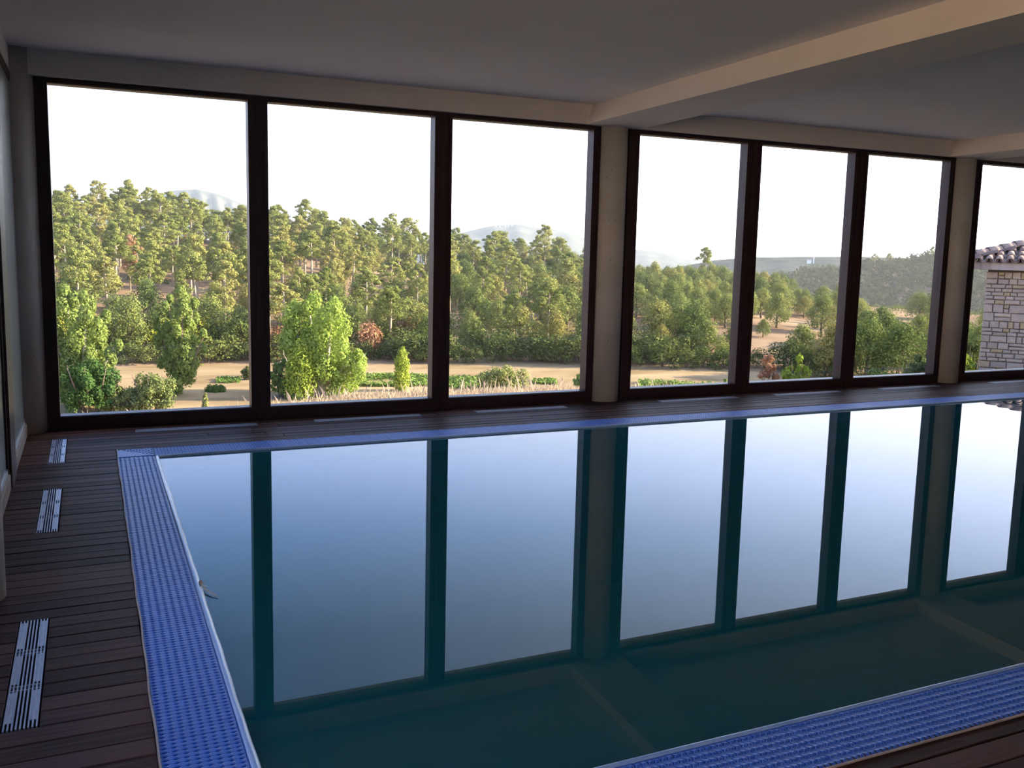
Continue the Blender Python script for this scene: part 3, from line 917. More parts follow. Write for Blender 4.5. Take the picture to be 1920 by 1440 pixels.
PROTO = {}
def proto(kind, i, gen, leaf, bark):
    key = (kind, i)
    (tv, tf), P = gen
    PROTO[key] = (mesh_data('trunk', tv, tf, MAT[bark], True), leaf_mesh('crown', P, MAT[leaf]))
for i in range(8): proto('pine', i, make_pine(i), 'pine', 'bark')
for i in range(6): proto('oak', i, make_oak(i), 'oak', 'bark_dark')
for i in range(4): proto('shrub', i, make_shrub(i), 'scrub', 'bark_dark')
for i in range(3): proto('vine', i, make_shrub(i, 3.0, 2.2), 'vine', 'bark_dark')
proto('deadpine', 0, make_pine(3), 'dead', 'bark')
proto('deadshrub', 0, make_shrub(0, 2.0, 1.3), 'dead', 'bark_dark')

def plant(name, key, pos, s, label, cat, group=None, rz=None, sxy=1.0, part='crown'):
    tm, lm = PROTO[key]
    r = empty(name, (pos[0], pos[1], pos[2]-0.05), random.uniform(0, 2*PI) if rz is None else rz, 1.0)
    r.scale = (s*sxy, s*sxy, s)
    tag(r, label, cat, group)
    link(bpy.data.objects.new('trunk' if cat == 'tree' else 'stems', tm), r)
    link(bpy.data.objects.new(part, lm), r)
    return r

PANES = [(482, 'first pane'), (828, 'second pane'), (1148, 'third pane'), (1408, 'fourth pane'), (1607, 'fifth pane'), (1800, 'sixth pane'), (9999, 'seventh pane')]
def pane(px):
    for lim, nm in PANES:
        if px < lim: return nm
ORD = ['first', 'second', 'third', 'fourth', 'fifth', 'sixth', 'seventh', 'eighth', 'ninth', 'tenth', 'eleventh', 'twelfth', 'thirteenth', 'fourteenth', 'fifteenth', 'sixteenth', 'seventeenth', 'eighteenth', 'nineteenth', 'twentieth']
WAIT = {}            # (words, where) -> things of that description, told apart by their order from the corner column
def await_label(o, px, words, where):
    WAIT.setdefault((words, where), []).append((px, o))
def settle_labels():
    for (words, where), L in WAIT.items():
        L.sort(key=lambda q: q[0])
        for i, (px, o) in enumerate(L):
            o['label'] = '%s %s' % (words, where) + ('' if len(L) == 1 else ', %s from the corner' % ORD[min(i, 19)])

# ---- the wooded hillside
cnt = {'pine': 0, 'oak': 0}
rings = [88, 92.5, 97, 102, 107.5, 113, 119, 125.5, 132, 139, 146.5, 154, 161.5, 168.5, 174]
CLEAR = [(700, 812, 528, 566), (1385, 1585, 600, 690), (1176, 1225, 612, 668), (1330, 1390, 618, 655), (170, 330, 560, 600), (1585, 1760, 625, 648), (1795, 1850, 600, 650)]
floor_pts = []
for ri, r in enumerate(rings):
    px = 60 + random.uniform(0, 25)
    while px < 1870:
        rr = r + random.uniform(-2.2, 2.2)
        p = at(px, rr)
        # where the foot of the tree appears, to keep the real clearings free
        dv = p-CAM; c = dv@FW
        bx, by = PCX+F_PX*(dv@RT)/c, PCY-F_PX*(dv@UP)/c
        step_m = 3.35 if px < 1150 else (4.3 if r < 104 else 3.1)
        if ri < 3 and px < 1150: step_m = 3.6
        if r > 160: step_m = 2.2
        skip = any(a < bx < b and c0 < by < d0 for a, b, c0, d0 in CLEAR)
        if px > 1480 and r > 150: skip = True
        if px > 1480 and r > 125: skip = skip or random.random() < 0.5
        if random.random() < 0.06: skip = True
        if not skip:
            up = (r-88)/88
            pp = np.interp(px, [0, 450, 900, 1130, 1190], [0.97, 0.90, 0.55, 0.20, 0.0])*np.interp(up, [0, 0.12, 0.35, 1], [0.25, 0.7, 1.0, 1.0])
            band = 'downslope' if up < 0.25 else ('mid-slope' if up < 0.72 else 'near the crest')
            kind = 'pine' if random.random() < pp else 'oak'
            if cnt[kind] >= 298: kind = 'oak' if kind == 'pine' else 'pine'
            cnt[kind] += 1
            nm = '%s_tree' % kind + ('' if cnt[kind] == 1 else '.%03d' % (cnt[kind]-1))
            q = random.choice((0.80, 1.0, 1.0, 1.0, 1.18))
            sx = random.choice((0.85, 1.0, 1.15))
            size = {0.80: 'low', 1.0: 'mid-sized', 1.18: 'tall'}[q]
            wide = {0.85: 'slender', 1.0: '', 1.15: 'broad'}[sx]
            word = ('%s %s' % (size, wide)).strip()
            if kind == 'pine':
                s = 0.86*q*random.uniform(0.96, 1.04)
                o = plant(nm, ('pine', random.randrange(8)), p, s, '-', 'tree', 'pines on the wooded slope', sxy=sx)
                await_label(o, bx, word+' olive pine', '%s in the %s' % (band, pane(bx)))
            else:
                s = 0.88*q*random.uniform(0.96, 1.04)*(1.05 if px < 1150 else 0.92)
                o = plant(nm, ('oak', random.randrange(6)), p, s, '-', 'tree', 'oaks on the wooded slope', sxy=sx)
                await_label(o, bx, word+' round green oak', '%s in the %s' % (band, pane(bx)))
        if not any(a < bx < b and c0-6 < by < d0+6 for a, b, c0, d0 in CLEAR):
            floor_pts.append(at(px+random.uniform(-25, 25), rr+random.uniform(1.0, 3.5)))
        px += step_m*random.uniform(0.7, 1.35)/r*F_PX
print('forest', cnt)
# scrub between the trunks that nobody could count
P = []
for p in floor_pts:
    rad = random.uniform(0.45, 1.0)
    P.append(clump((p[0], p[1], p[2]+rad*0.45), (rad*1.2, rad*1.2, rad*0.8), 60, 0.22))
o = bpy.data.objects.new('undergrowth', leaf_mesh('undergrowth', np.concatenate(P), MAT['scrub']))
tag(link(o), 'low dark scrub growing between the trunks on the wooded slope', 'undergrowth', kind='stuff')
# taller pines that break the skyline
for i, (px, dz, dr, lab) in enumerate(((245, 1.18, 168, 'dark umbrella-topped pine standing above the crest, first pane from the corner column'),
        (573, 1.22, 170, 'tall pine with a narrow top above the crest in the second pane'),
        (728, 1.12, 172, 'thin crooked pine sticking out above the crest of the second pane'),
        (1016, 1.25, 168, 'dense dark pine against the distant mountain in the third pane'),
        (1318, 0.98, 174, 'flat-topped pine alone on the skyline, fourth pane'),
        (185, 1.10, 172, 'spreading pine on the skyline near the corner column'))):
    plant('skyline_pine' + ('' if i == 0 else '.%03d' % i), ('pine', i % 6), at(px, dr), dz, lab, 'tree', sxy=0.9)
for i, (px, r, s, lab) in enumerate(((242, 120, 0.85, 'dead russet pine with bare trunk half way up the slope, first pane from corner'),
        (346, 152, 0.45, 'small red-brown dead pine top among green pines high on the slope'))):
    plant('dead_pine' + ('' if i == 0 else '.%03d' % i), ('deadpine', 0), at(px, r), s, lab, 'tree', sxy=0.7)
# shrub belt along the back of the field
n = 0
for row, (r, st) in enumerate(((84.0, 1.7), (87.0, 2.0))):
    px = 100 + 10*row
    while px < 1600:
        if not (1390 < px < 1500 and row == 0):
            p = at(px, r+random.uniform(-0.7, 0.7))
            vine = px < 470 and random.random() < 0.75 and row == 1
            key = ('vine', random.randrange(3)) if vine else ('shrub', random.randrange(4))
            n += 1
            q = random.choice((0.8, 1.2))
            word = {0.8: 'low', 1.2: 'tall'}[q]
            o = plant('shrub' + ('' if n == 1 else '.%03d' % (n-1)), key, p, q*random.uniform(0.95, 1.05), '-', 'shrub', ('yellow-green shrubs' if vine else 'dark shrubs')+' behind the field', sxy=random.uniform(1.0, 1.5), part='foliage')
            await_label(o, px, word+(' yellow-green shrub' if vine else ' dark green shrub'), '%s the field edge, %s' % ('just behind' if row else 'right on', pane(px)))
        px += st*random.uniform(0.7, 1.3)/r*F_PX
print('shrubs', n)
# russet dry shrubs on the slope
for i, (px, r, s) in enumerate(((520, 86, 1.5), (548, 86.5, 1.6), (683, 86, 1.7), (700, 86.2, 1.5), (760, 92, 1.6), (1245, 150, 1.2), (1090, 130, 1.2), (1078, 131, 1.0), (1010, 140, 1.2), (1560, 130, 1.2))):
    o = plant('russet_shrub' + ('' if i == 0 else '.%03d' % i), ('deadshrub', 0), at(px, r), s, '-', 'shrub', 'withered shrubs on the slope', sxy=0.8, part='foliage')
    await_label(o, px, 'russet brown withered shrub', 'on the slope in the %s' % pane(px))
settle_labels()
# pines and oaks of the middle right, with their own places on the tan clearings
for i, (px, r, s, lab) in enumerate(((1300, 91, 1.05, 'leaning oak with a dark trunk above the tan slope in the fourth pane'),
        (1232, 91, 1.05, 'oak with a forked trunk on the tan slope beside the middle concrete column'),
        (1652, 104, 0.95, 'small oak on the pale slope in the sixth pane'),
        (1540, 112, 0.95, 'round oak at the upper edge of the tan clearing'), (1455, 113, 0.85, 'bushy oak at the corner of the tan clearing'),
        (1565, 84, 1.0, 'dark oak at the lower edge of the tan clearing beside the mullion'), (1630, 84, 1.1, 'oak low on the slope at the left edge of the sixth pane'),
        (1690, 83, 1.1, 'oak with a full crown low in the sixth pane'), (1430, 104, 0.42, 'small lone bushy oak on the tan clearing'))):
    plant('slope_oak' + ('' if i == 0 else '.%03d' % i), ('oak', i % 6), at(px, r), s, lab, 'tree')

# ---- individual trees and bushes in the field
STEMS = {'spreading': [(-0.34, 0.86, 0.17, 0.16), (-0.12, 1.0, 0.20, 0.18), (0.10, 0.97, 0.20, 0.15), (0.28, 0.80, 0.17, 0.10), (0.40, 0.58, 0.14, 0.10), (-0.42, 0.60, 0.13, 0.12), (0.02, 0.55, 0.25, 0.10)],
         'plume': [(-0.30, 0.74, 0.16, 0.24), (-0.12, 0.92, 0.17, 0.20), (0.06, 1.0, 0.18, 0.14), (0.24, 0.88, 0.17, 0.20), (0.08, 0.62, 0.22, 0.12), (0.36, 0.62, 0.12, 0.30)],
         'clump': [(-0.27, 0.90, 0.21, 0.26), (-0.10, 1.0, 0.22, 0.24), (0.06, 0.98, 0.22, 0.24), (0.20, 0.78, 0.19, 0.26), (0.38, 0.47, 0.17, 0.08), (0.24, 0.42, 0.19, 0.06), (-0.02, 0.66, 0.26, 0.22), (-0.36, 0.66, 0.14, 0.36)]}
def custom(name, label, cat, px, py, height, width, leaf, bark, kind, n_leaf, size, dist=None, part='crown'):
    p = ground_hit(px, py) if dist is None else at(px, dist)
    h, w = height, width
    P, tr = [], []
    if kind in STEMS:             # several leaders, each with its own plume
        tr.append(tube([(0, 0, -0.4), (0.0, 0, h*0.16), (0.02*w, 0, h*0.40)], [w*0.045, w*0.04, w*0.025], 8))
        tot = sum(q[2]*q[1] for q in STEMS[kind])
        for k, (dx, hf, wf, z0) in enumerate(STEMS[kind]):
            dy = w*0.22*math.sin(k*2.3+0.5)
            bx, by = R0[0]*dx*w, R0[1]*dx*w
            tr.append(tube([(0, 0, h*0.10), (bx*0.5, by*0.5+dy*0.5, h*(0.10+0.3*hf)), (bx, by+dy, h*hf*0.92)], [w*0.024, w*0.018, w*0.004], 6))
            m = max(5, int(15*hf*(1-z0)))
            for i in range(m):
                f = (i+0.5)/m
                a = i*2.399+k
                env = math.sin(PI*min(1.0, 0.20+0.75*f))**0.8
                rr = w*wf*env*(0.25+0.55*rng.random())
                t = 0.35+0.65*f
                c = np.array([bx*t+rr*math.cos(a), by*t+dy*t+rr*math.sin(a), h*hf*(z0+(0.96-z0)*f)])
                rad = w*wf*0.55*(0.75+0.5*rng.random())*(1-0.4*f)
                P.append(clump(c, (rad, rad, rad*1.5), max(30, int(n_leaf*wf*hf/tot/m)), size, up=0.1))
    elif kind == 'column':       # narrow flame
        tr.append(tube([(0, 0, -0.4), (0, 0, h*0.5), (0, 0, h*0.9)], [w*0.07, w*0.05, w*0.02], 7))
        nb = 22
        for i in range(nb):
            f = (i+0.5)/nb
            a = i*2.399
            env = (math.sin(PI*min(1, 0.30+0.66*f)))**0.8
            rr = w*0.24*env*(0.5+0.6*rng.random())
            c = np.array([rr*math.cos(a), rr*math.sin(a), h*(0.08+0.80*f)])
            rad = w*0.20*env**0.5*(0.8+0.4*rng.random())
            P.append(clump(c, (rad, rad, rad*1.7), n_leaf//nb, size, up=0.1))
    else:                         # bush of many stems
        for i in range(7):
            a = i*0.9
            tr.append(tube([(0.06*w*math.cos(a), 0.06*w*math.sin(a), -0.3), (0.25*w*math.cos(a), 0.2*w*math.sin(a), h*0.5), (0.36*w*math.cos(a), 0.3*w*math.sin(a), h*0.85)], [w*0.02, w*0.015, w*0.004], 5))
        nb = 20
        for i in range(nb):
            a = i*2.399
            q = math.sqrt((i+0.5)/nb)
            c = np.array([0.40*w*q*math.cos(a), 0.34*w*q*math.sin(a), h*(0.25+0.62*rng.random()**0.6*(1.1-q*0.55))])
            rad = w*0.12*(0.7+0.6*rng.random())
            P.append(clump(c, (rad, rad, rad*1.25), n_leaf//nb, size, up=0.1))
            P.append(clump(c*np.array([1, 1, 0.5]), (rad, rad, rad), n_leaf//nb//3, size, up=0.1))
    r = empty(name, (p[0], p[1], p[2]-0.05), 0)
    tag(r, label, cat)
    tv, tf = join(tr)
    link(bpy.data.objects.new('trunk' if cat == 'tree' else 'stems', mesh_data('trunk', tv, tf, MAT[bark], True)), r)
    link(bpy.data.objects.new(part, leaf_mesh(part, np.concatenate(P), MAT[leaf])), r)
    return r
def size_at(px, py0, py1, wpx, dist=None):
    """height and width in metres of something standing at (px, py1), or at a distance, and reaching up to py0"""
    p = ground_hit(px, py1) if dist is None else at(px, dist)
    d = float((p-CAM)@FW)
    t = ray(px, py0)
    q = CAM + t*(math.hypot(p[0]-CAM[0], p[1]-CAM[1])/math.hypot(t[0], t[1]))
    return q[2]-p[2], wpx/F_PX*d
def field_tree(name, label, cat, px, ytop, ybase, wpx, leaf, bark, kind, n, size=0.20, dist=None, part='crown'):
    h, w = size_at(px, ytop, ybase, wpx, dist)
    return custom(name, label, cat, px, ybase, h, w, leaf, bark, kind, n, size, dist, part)
field_tree('poplar', 'large spreading pale-barked poplar nearest the corner column', 'tree', 152, 530, 762, 175, 'poplar_olive', 'bark_white', 'spreading', 23000, 0.20)
field_tree('poplar.001', 'bright green ragged poplar with a short bare trunk on the tan field, first pane', 'tree', 337, 528, 738, 135, 'poplar_olive', 'bark_dark', 'plume', 19000, 0.19)
field_tree('poplar.002', 'broad bright green poplar clump in the second pane', 'tree', 603, 552, 742, 205, 'poplar', 'bark_white', 'clump', 24000, 0.20)
field_tree('young_poplar', 'pointed lime green young poplar in front of the broad poplar clump', 'tree', 562, 628, 748, 80, 'lime', 'bark_white', 'column', 7000, 0.16)
field_tree('young_poplar.001', 'short lime green sapling at the foot of the broad poplar clump', 'tree', 632, 675, 745, 34, 'lime', 'bark_white', 'column', 2600, 0.15)
field_tree('columnar_poplar', 'slim lime yellow columnar poplar standing alone on the green weeds', 'tree', 753, 645, 733, 46, 'lime', 'bark_white', 'column', 5200, 0.15)
field_tree('leafy_bush', 'dark green bush leaning out beside the pointed young poplar', 'shrub', 530, 668, 745, 55, 'darkgreen', 'bark_dark', 'bush', 3000, 0.16, part='foliage')
field_tree('leafy_bush.001', 'dark green bush at the foot of the spreading poplar by the corner column', 'shrub', 172, 668, 775, 120, 'darkgreen', 'bark_dark', 'bush', 8000, 0.16, part='foliage')
field_tree('leafy_bush.002', 'ragged olive bush below the ragged poplar, in the first pane', 'shrub', 285, 690, 772, 100, 'olive', 'bark_dark', 'bush', 6000, 0.15, part='foliage')
field_tree('leafy_bush.003', 'grey-green low bush between the spreading poplar and the olive bush', 'shrub', 222, 715, 775, 60, 'scrub', 'bark_dark', 'bush', 3000, 0.14, part='foliage')
field_tree('leafy_bush.004', 'wide grey-green bush on the bank in the third pane', 'shrub', 944, 686, 738, 112, 'olive', 'bark_dark', 'bush', 7000, 0.15, part='foliage')
field_tree('leafy_bush.005', 'small green bush cut by the frame before the middle concrete column', 'shrub', 1086, 697, 731, 30, 'weed', 'bark_dark', 'bush', 1800, 0.13, part='foliage')
field_tree('leafy_bush.006', 'small round bush beside the first mullion from the corner', 'shrub', 467, 682, 712, 30, 'scrub', 'bark_dark', 'bush', 1600, 0.14, part='foliage')
field_tree('leafy_bush.007', 'low dark green clump on the tan field behind the ragged poplar', 'shrub', 405, 722, 735, 42, 'darkgreen', 'bark_dark', 'bush', 1800, 0.13, part='foliage')
field_tree('young_sapling', 'thin grey-green sapling on the tan field at the edge of the first pane', 'shrub', 385, 732, 768, 16, 'olive', 'bark_dark', 'column', 900, 0.12, part='foliage')
field_tree('lime_bush', 'bright lime bush on the bank in the fifth pane', 'shrub', 1498, 655, 718, 66, 'lime', 'bark_dark', 'bush', 2600, 0.055, dist=20.5, part='foliage')
field_tree('dry_bush', 'dry russet upright bush on the bank beside the bright lime bush', 'shrub', 1444, 640, 718, 44, 'dead', 'bark_dark', 'bush', 2200, 0.045, dist=20.5, part='foliage')
field_tree('leafy_bush.008', 'low leafy bush against the mullion, fourth pane', 'shrub', 1366, 696, 722, 24, 'weed', 'bark_dark', 'bush', 1200, 0.05, dist=19.5, part='foliage')
field_tree('leafy_bush.009', 'yellow-green bush at the foot of the sixth pane', 'shrub', 1648, 668, 712, 60, 'weed', 'bark_dark', 'bush', 2600, 0.07, dist=24, part='foliage')
field_tree('leafy_bush.010', 'brownish round bush low in the pane before the far concrete column', 'shrub', 1722, 650, 712, 62, 'olive', 'bark_dark', 'bush', 2600, 0.08, dist=27, part='foliage')
field_tree('leafy_bush.011', 'bright yellow-green bush at the corner of the stone house', 'shrub', 1808, 660, 708, 62, 'lime', 'bark_dark', 'bush', 3200, 0.055, dist=20.5, part='foliage')
field_tree('leafy_bush.012', 'dark bush behind the bright one beside the stone house', 'shrub', 1828, 620, 700, 60, 'scrub', 'bark_dark', 'bush', 3200, 0.10, dist=40, part='foliage')
# bare dead sapling
p = ground_hit(541, 705)
ds = empty('bare_sapling', tuple(p)); tag(ds, 'bare grey dead sapling beside the pointed young poplar', 'tree')
obj('trunk', *tube([(0, 0, -0.3), (0.08, 0, 1.2), (0.0, 0, 2.3)], [0.06, 0.05, 0.015], 6), MAT['bark_white'], ds)
for q in ([(0.06, 0, 0.9), (-0.35, 0, 1.7), (-0.4, 0, 2.1)], [(0.06, 0, 1.3), (0.3, 0, 1.8)], [(0.04, 0, 0.5), (-0.6, 0.1, 1.2)]):
    obj('branch', *tube(q, [0.04, 0.03, 0.012][:len(q)], 5), MAT['bark_white'], ds)

# ---- weeds on the field and dry grass on the bank: uncountable stuff
def scatter_blades(name, n, area, hgt, wid, mat, label):
    x0, x1, y0, y1 = area
    X = x0+(x1-x0)*rng.random(n); Y = y0+(y1-y0)*rng.random(n)
    Z = np.array([gz(a, b) for a, b in zip(X, Y)])
    H = hgt*(0.35+0.9*rng.random(n)**2.0)
    A = rng.random(n)*2*PI; B = rng.normal(size=(n, 2))*0.22
    dx, dy = np.cos(A)*wid, np.sin(A)*wid
    P = np.empty((n, 4, 3))
    P[:, 0] = np.stack([X-dx, Y-dy, Z-0.03], 1); P[:, 1] = np.stack([X+dx, Y+dy, Z-0.03], 1)
    P[:, 2] = np.stack([X+dx*0.5+B[:, 0]*H*0.5, Y+dy*0.5+B[:, 1]*H*0.5, Z+H*0.7], 1)
    P[:, 3] = np.stack([X+B[:, 0]*H, Y+B[:, 1]*H, Z+H], 1)
    o = bpy.data.objects.new(name, leaf_mesh(name, P.reshape(-1, 3), mat))
    tag(link(o), label, 'grass', kind='stuff')
scatter_blades('dry_grass', 90000, (-1.5, 8.0, 3.4, 7.0), 0.12, 0.0026, MAT['straw'], 'short dry straw-coloured grass matted along the bank outside the first three panes')
scatter_blades('dry_grass.001', 1400, (-1.5, 9.0, 4.2, 6.4), 0.26, 0.0014, MAT['straw'], 'tall thin dry grass stalks standing up along the bank')
scatter_blades('dry_grass.002', 12000, (8.0, 17.0, 3.6, 6.2), 0.10, 0.0028, MAT['straw'], 'short sparse dry grass outside the panes past the middle column')
def weed_patch(name, pxs, r0, r1, n, h, label):
    X = []
    for _ in range(n):
        p = at(random.uniform(*pxs), random.uniform(r0, r1)); X.append(p)
    X = np.array(X)
    keep = (np.sin(X[:, 0]*0.9+X[:, 1]*0.5)+np.sin(X[:, 0]*0.37-X[:, 1]*1.3)+0.9*rng.normal(size=n)) > -0.1
    X = X[keep]; n = len(X); X[:, 2] += h*rng.random(n)
    Nr = rng.normal(size=(n, 3))*0.6+np.array([0, 0, 1.0])
    o = bpy.data.objects.new(name, leaf_mesh(name, leaf_arrays(X, Nr, 0.26*(0.6+0.8*rng.random(n))), MAT['weed']))
    tag(link(o), label, 'weeds', kind='stuff')
weed_patch('green_weeds', (655, 815), 69, 75, 6000, 0.25, 'green weeds growing in a strip round the columnar poplar')
weed_patch('green_weeds.001', (835, 905), 68, 74, 2800, 0.28, 'green weeds beside the wide grey-green bush')
weed_patch('green_weeds.002', (1000, 1045), 71.5, 74, 800, 0.2, 'small green weed patch on the field in the third pane')
weed_patch('green_weeds.003', (1200, 1372), 69, 75, 4000, 0.3, 'green weeds along the sill of the fourth pane')
weed_patch('green_weeds.004', (400, 445), 71.5, 74, 600, 0.2, 'thin green weed patch on the tan field beside the first mullion')

# ================================================================== FAR LAND
def ridge_mesh(profile, dist, depth, base):
    """a hill with a real back: crest line from (px, y) samples at the given distance"""
    V, Fc = [], []
    px0, px1 = profile[0][0], profile[-1][0]
    n = 90
    rows_ = 9
    for j in range(rows_):
        for i in range(n+1):
            px = px0+(px1-px0)*i/n
            a = az_of_px(px)
            yv = float(np.interp(px, *zip(*profile)))
            el = (hz(px)-yv)/F_PX
            zc = 1.55+dist*el
            u = j/(rows_-1)*2-1         # -1 front foot, 0 crest, 1 back foot
            r = dist+u*depth
            z = base+(zc-base)*(1-abs(u)**1.4)
            z += (zc-base)*0.05*math.sin(i*0.9+j*1.3)*(abs(u))*(1-abs(u))*4
            V.append((CAM[0]+r*math.sin(a), CAM[1]+r*math.cos(a), z))
    for j in range(rows_-1):
        for i in range(n): Fc.append((j*(n+1)+i, j*(n+1)+i+1, (j+1)*(n+1)+i+1, (j+1)*(n+1)+i))
    return V, Fc
structure('mountain', *ridge_mesh([(700, 470), (780, 452), (860, 437), (905, 426), (930, 423), (962, 421), (985, 424), (1005, 429), (1020, 428), (1045, 434), (1070, 440), (1100, 450), (1180, 468), (1215, 469), (1250, 477), (1300, 490)], 9000, 2600, -200), MAT['mountain'], smooth=True)
structure('mountain.001', *ridge_mesh([(180, 420), (290, 378), (325, 365), (370, 362), (410, 370), (480, 395), (560, 430)], 9000, 2600, -200), MAT['mountain'], smooth=True)
structure('hill.001', *ridge_mesh([(1240, 505), (1330, 487), (1400, 482), (1500, 481), (1600, 481), (1700, 484), (1900, 484), (2300, 484)], 1500, 500, -60), MAT['ridge'], smooth=True)
SH = [(1380, 545), (1440, 518), (1500, 505), (1560, 500), (1620, 491), (1660, 487), (1700, 482), (1760, 479), (1840, 474), (1950, 468), (2200, 460)]
structure('hill.002', *ridge_mesh([(a, b+10) for a, b in SH], 360, 95, -22), MAT['hill'], smooth=True)
# woods on that hill, too far away to tell the trees apart
P = []
for _ in range(900):
    px = random.uniform(1440, 2100); u = random.uniform(-0.85, 0.12)
    yv = float(np.interp(px, *zip(*SH)))+10
    zc = 1.55+360*(hz(px)-yv)/F_PX
    r = 360+u*95; a = az_of_px(px)
    z = -22+(zc+22)*(1-abs(u)**1.4)
    rad = random.uniform(1.6, 2.8)
    P.append(clump((CAM[0]+r*math.sin(a), CAM[1]+r*math.cos(a), z+rad*0.6), (rad, rad, rad*random.uniform(0.8, 1.2)), 60, 1.1))
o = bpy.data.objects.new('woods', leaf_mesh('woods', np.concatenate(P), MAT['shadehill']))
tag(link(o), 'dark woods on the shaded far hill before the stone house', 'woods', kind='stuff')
for i, (px, s, lab) in enumerate(((1630, 0.75, 'umbrella pine on the skyline of the shaded far hill'), (1655, 0.7, 'leaning pine on the skyline of the shaded far hill'), (1735, 0.8, 'pine on the crest of the shaded hill near the far concrete column'))):
    a = az_of_px(px); r = 355
    yv = float(np.interp(px, *zip(*SH)))+10
    plant('far_pine' + ('' if i == 0 else '.%03d' % i), ('pine', (1, 4, 2)[i]), (CAM[0]+r*math.sin(a), CAM[1]+r*math.cos(a), 1.55+360*(hz(px)-yv)/F_PX-0.8), s, lab, 'tree')
# wind turbines on the mountain
for i, px in enumerate((924, 932, 941, 947, 953)):
    a = az_of_px(px); r = 8700
    yv = float(np.interp(px, [905, 930, 962], [426, 423, 421]))
    z = 1.55+r*(hz(px)-yv)/F_PX-32
    t = empty('wind_turbine' + ('' if i == 0 else '.%03d' % i), (CAM[0]+r*math.sin(a), CAM[1]+r*math.cos(a), z), -a)
    tag(t, 'tiny white wind turbine on the distant mountain, %s from the second mullion' % ORD[i], 'turbine', 'wind turbines on the mountain')
    obj('tower', *tube([(0, 0, -6), (0, 0, 34)], [2.4, 1.8], 8), MAT['white'], t)
    obj('nacelle', *box(-1.5, 1.5, -4, 3, 33, 36), MAT['white'], t)
    for k in range(3):
        b = 0.5+i+k*2*PI/3
        obj('blade', *tube([(0, -4.5, 34.5), (11*math.sin(b), -4.5, 34.5+11*math.cos(b)), (21*math.sin(b), -4.5, 34.5+21*math.cos(b))], [1.0, 0.9, 0.3], 6), MAT['white'], t)
# white farm buildings on the far ridge
for i, (px, w, h, lab) in enumerate(((1508, 6.0, 3.6, 'tiny white farmhouse on the far ridge'), (1516.5, 1.6, 7.5, 'tiny white tower beside the farmhouse on the far ridge'), (1374, 6.0, 3.2, 'tiny pale house on the far ridge before the mullion'))):
    a = az_of_px(px); r = 1375
    yv = float(np.interp(px, [1330, 1400, 1500, 1600], [487, 482, 481, 481]))
    zc = 1.55+1500*(hz(px)-yv)/F_PX
    z = -60+(zc+60)*(1-((1500-r)/500)**1.4)
    b = empty('farm_building' + ('' if i == 0 else '.%03d' % i), (CAM[0]+r*math.sin(a), CAM[1]+r*math.cos(a), z), -a)
    tag(b, lab, 'building')
    obj('walls', *box(-w/2, w/2, -3, 3, -1, h), MAT['white'], b)
    obj('roof', [(-w/2-.3, -3.3, h), (w/2+.3, -3.3, h), (w/2+.3, 3.3, h), (-w/2-.3, 3.3, h), (-w/2-.3, 0, h+1.3), (w/2+.3, 0, h+1.3)], [(0, 1, 5, 4), (2, 3, 4, 5), (1, 2, 5), (3, 0, 4), (3, 2, 1, 0)], MAT['tile'], b)

# ================================================================== STONE HOUSE
HX, HYW = 19.25, 7.0
hs = empty('stone_house', (HX, HYW, -1.3), math.radians(-55))
tag(hs, 'stone house with grey and ochre masonry and a clay tile roof past the far column', 'house')
def hpart(name, V, Fc, mat, parent=hs, smooth=False):
    o = obj(name, V, Fc, mat, parent, smooth)
    if parent is hs: o.location = (-HX, -HYW, 1.3)
    return o
wallo = hpart('wall', *box(HX+0.03, HX+6, HYW+0.03, HYW+7, -3.0, 1.30), MAT['mortar'])
def stone_mesh(w, h, d, skew):
    """a rough ashlar: bulging face with a chamfered, uneven rim"""
    c = min(0.012, h*0.15)
    j = lambda s: random.uniform(-s, s)
    V = [(0+j(.006), 0, 0+j(.006)), (w+j(.006), 0, 0+j(.006)), (w+j(.006), 0, h+j(.006)), (0+j(.006), 0, h+j(.006))]
    V += [(x+(c if k in (0, 3) else -c), -d, z+(c if k < 2 else -c)) for k, (x, _, z) in enumerate(V)]
    V += [(w*random.uniform(.35, .65), -d-0.010-skew, h*random.uniform(.35, .65))]
    Fc = [(0, 1, 5, 4), (1, 2, 6, 5), (2, 3, 7, 6), (3, 0, 4, 7), (4, 5, 8), (5, 6, 8), (6, 7, 8), (7, 4, 8)]
    return V, Fc
st_n = 0
extra = []
def add_stone(x, z, w, h, single):
    V, Fc = stone_mesh(w-0.004, h-0.004, random.uniform(0.03, 0.048), random.uniform(0, 0.012))
    if single:
        o = bpy.data.objects.new('stone', mesh_data('stone', V, Fc, MAT['stone']))
        o.location = (x+0.006, HYW+0.031, z+0.006)
        link(o, wallo)
    else:
        extra.append(([(a+x+0.006, b+HYW+0.031, c+z+0.006) for a, b, c in V], Fc))
z = -1.9
prev = []
while z < 1.27:
    h = min(random.choice((0.09, 0.11, 0.13, 0.16, 0.20)), 1.285-z)
    if h < 0.05: break
    x = HX
    while x < HX+4.2:
        w = random.choice((0.13, 0.17, 0.21, 0.26, 0.34))*random.uniform(0.85, 1.15)
        if x+w > HX+4.2: w = HX+4.2-x+0.02
        single = x < HX+1.75 and z > -1.35
        if random.random() < 0.22 and h > 0.12:            # two thin stones instead of one
            add_stone(x, z, w, h*0.5, single); add_stone(x, z+h*0.5, w, h*0.5, single)
        else: add_stone(x, z, w, h, single)
        x += w
    z += h
o = hpart('stone_courses', *join(extra), MAT['stone'], wallo); o['kind'] = 'stuff'
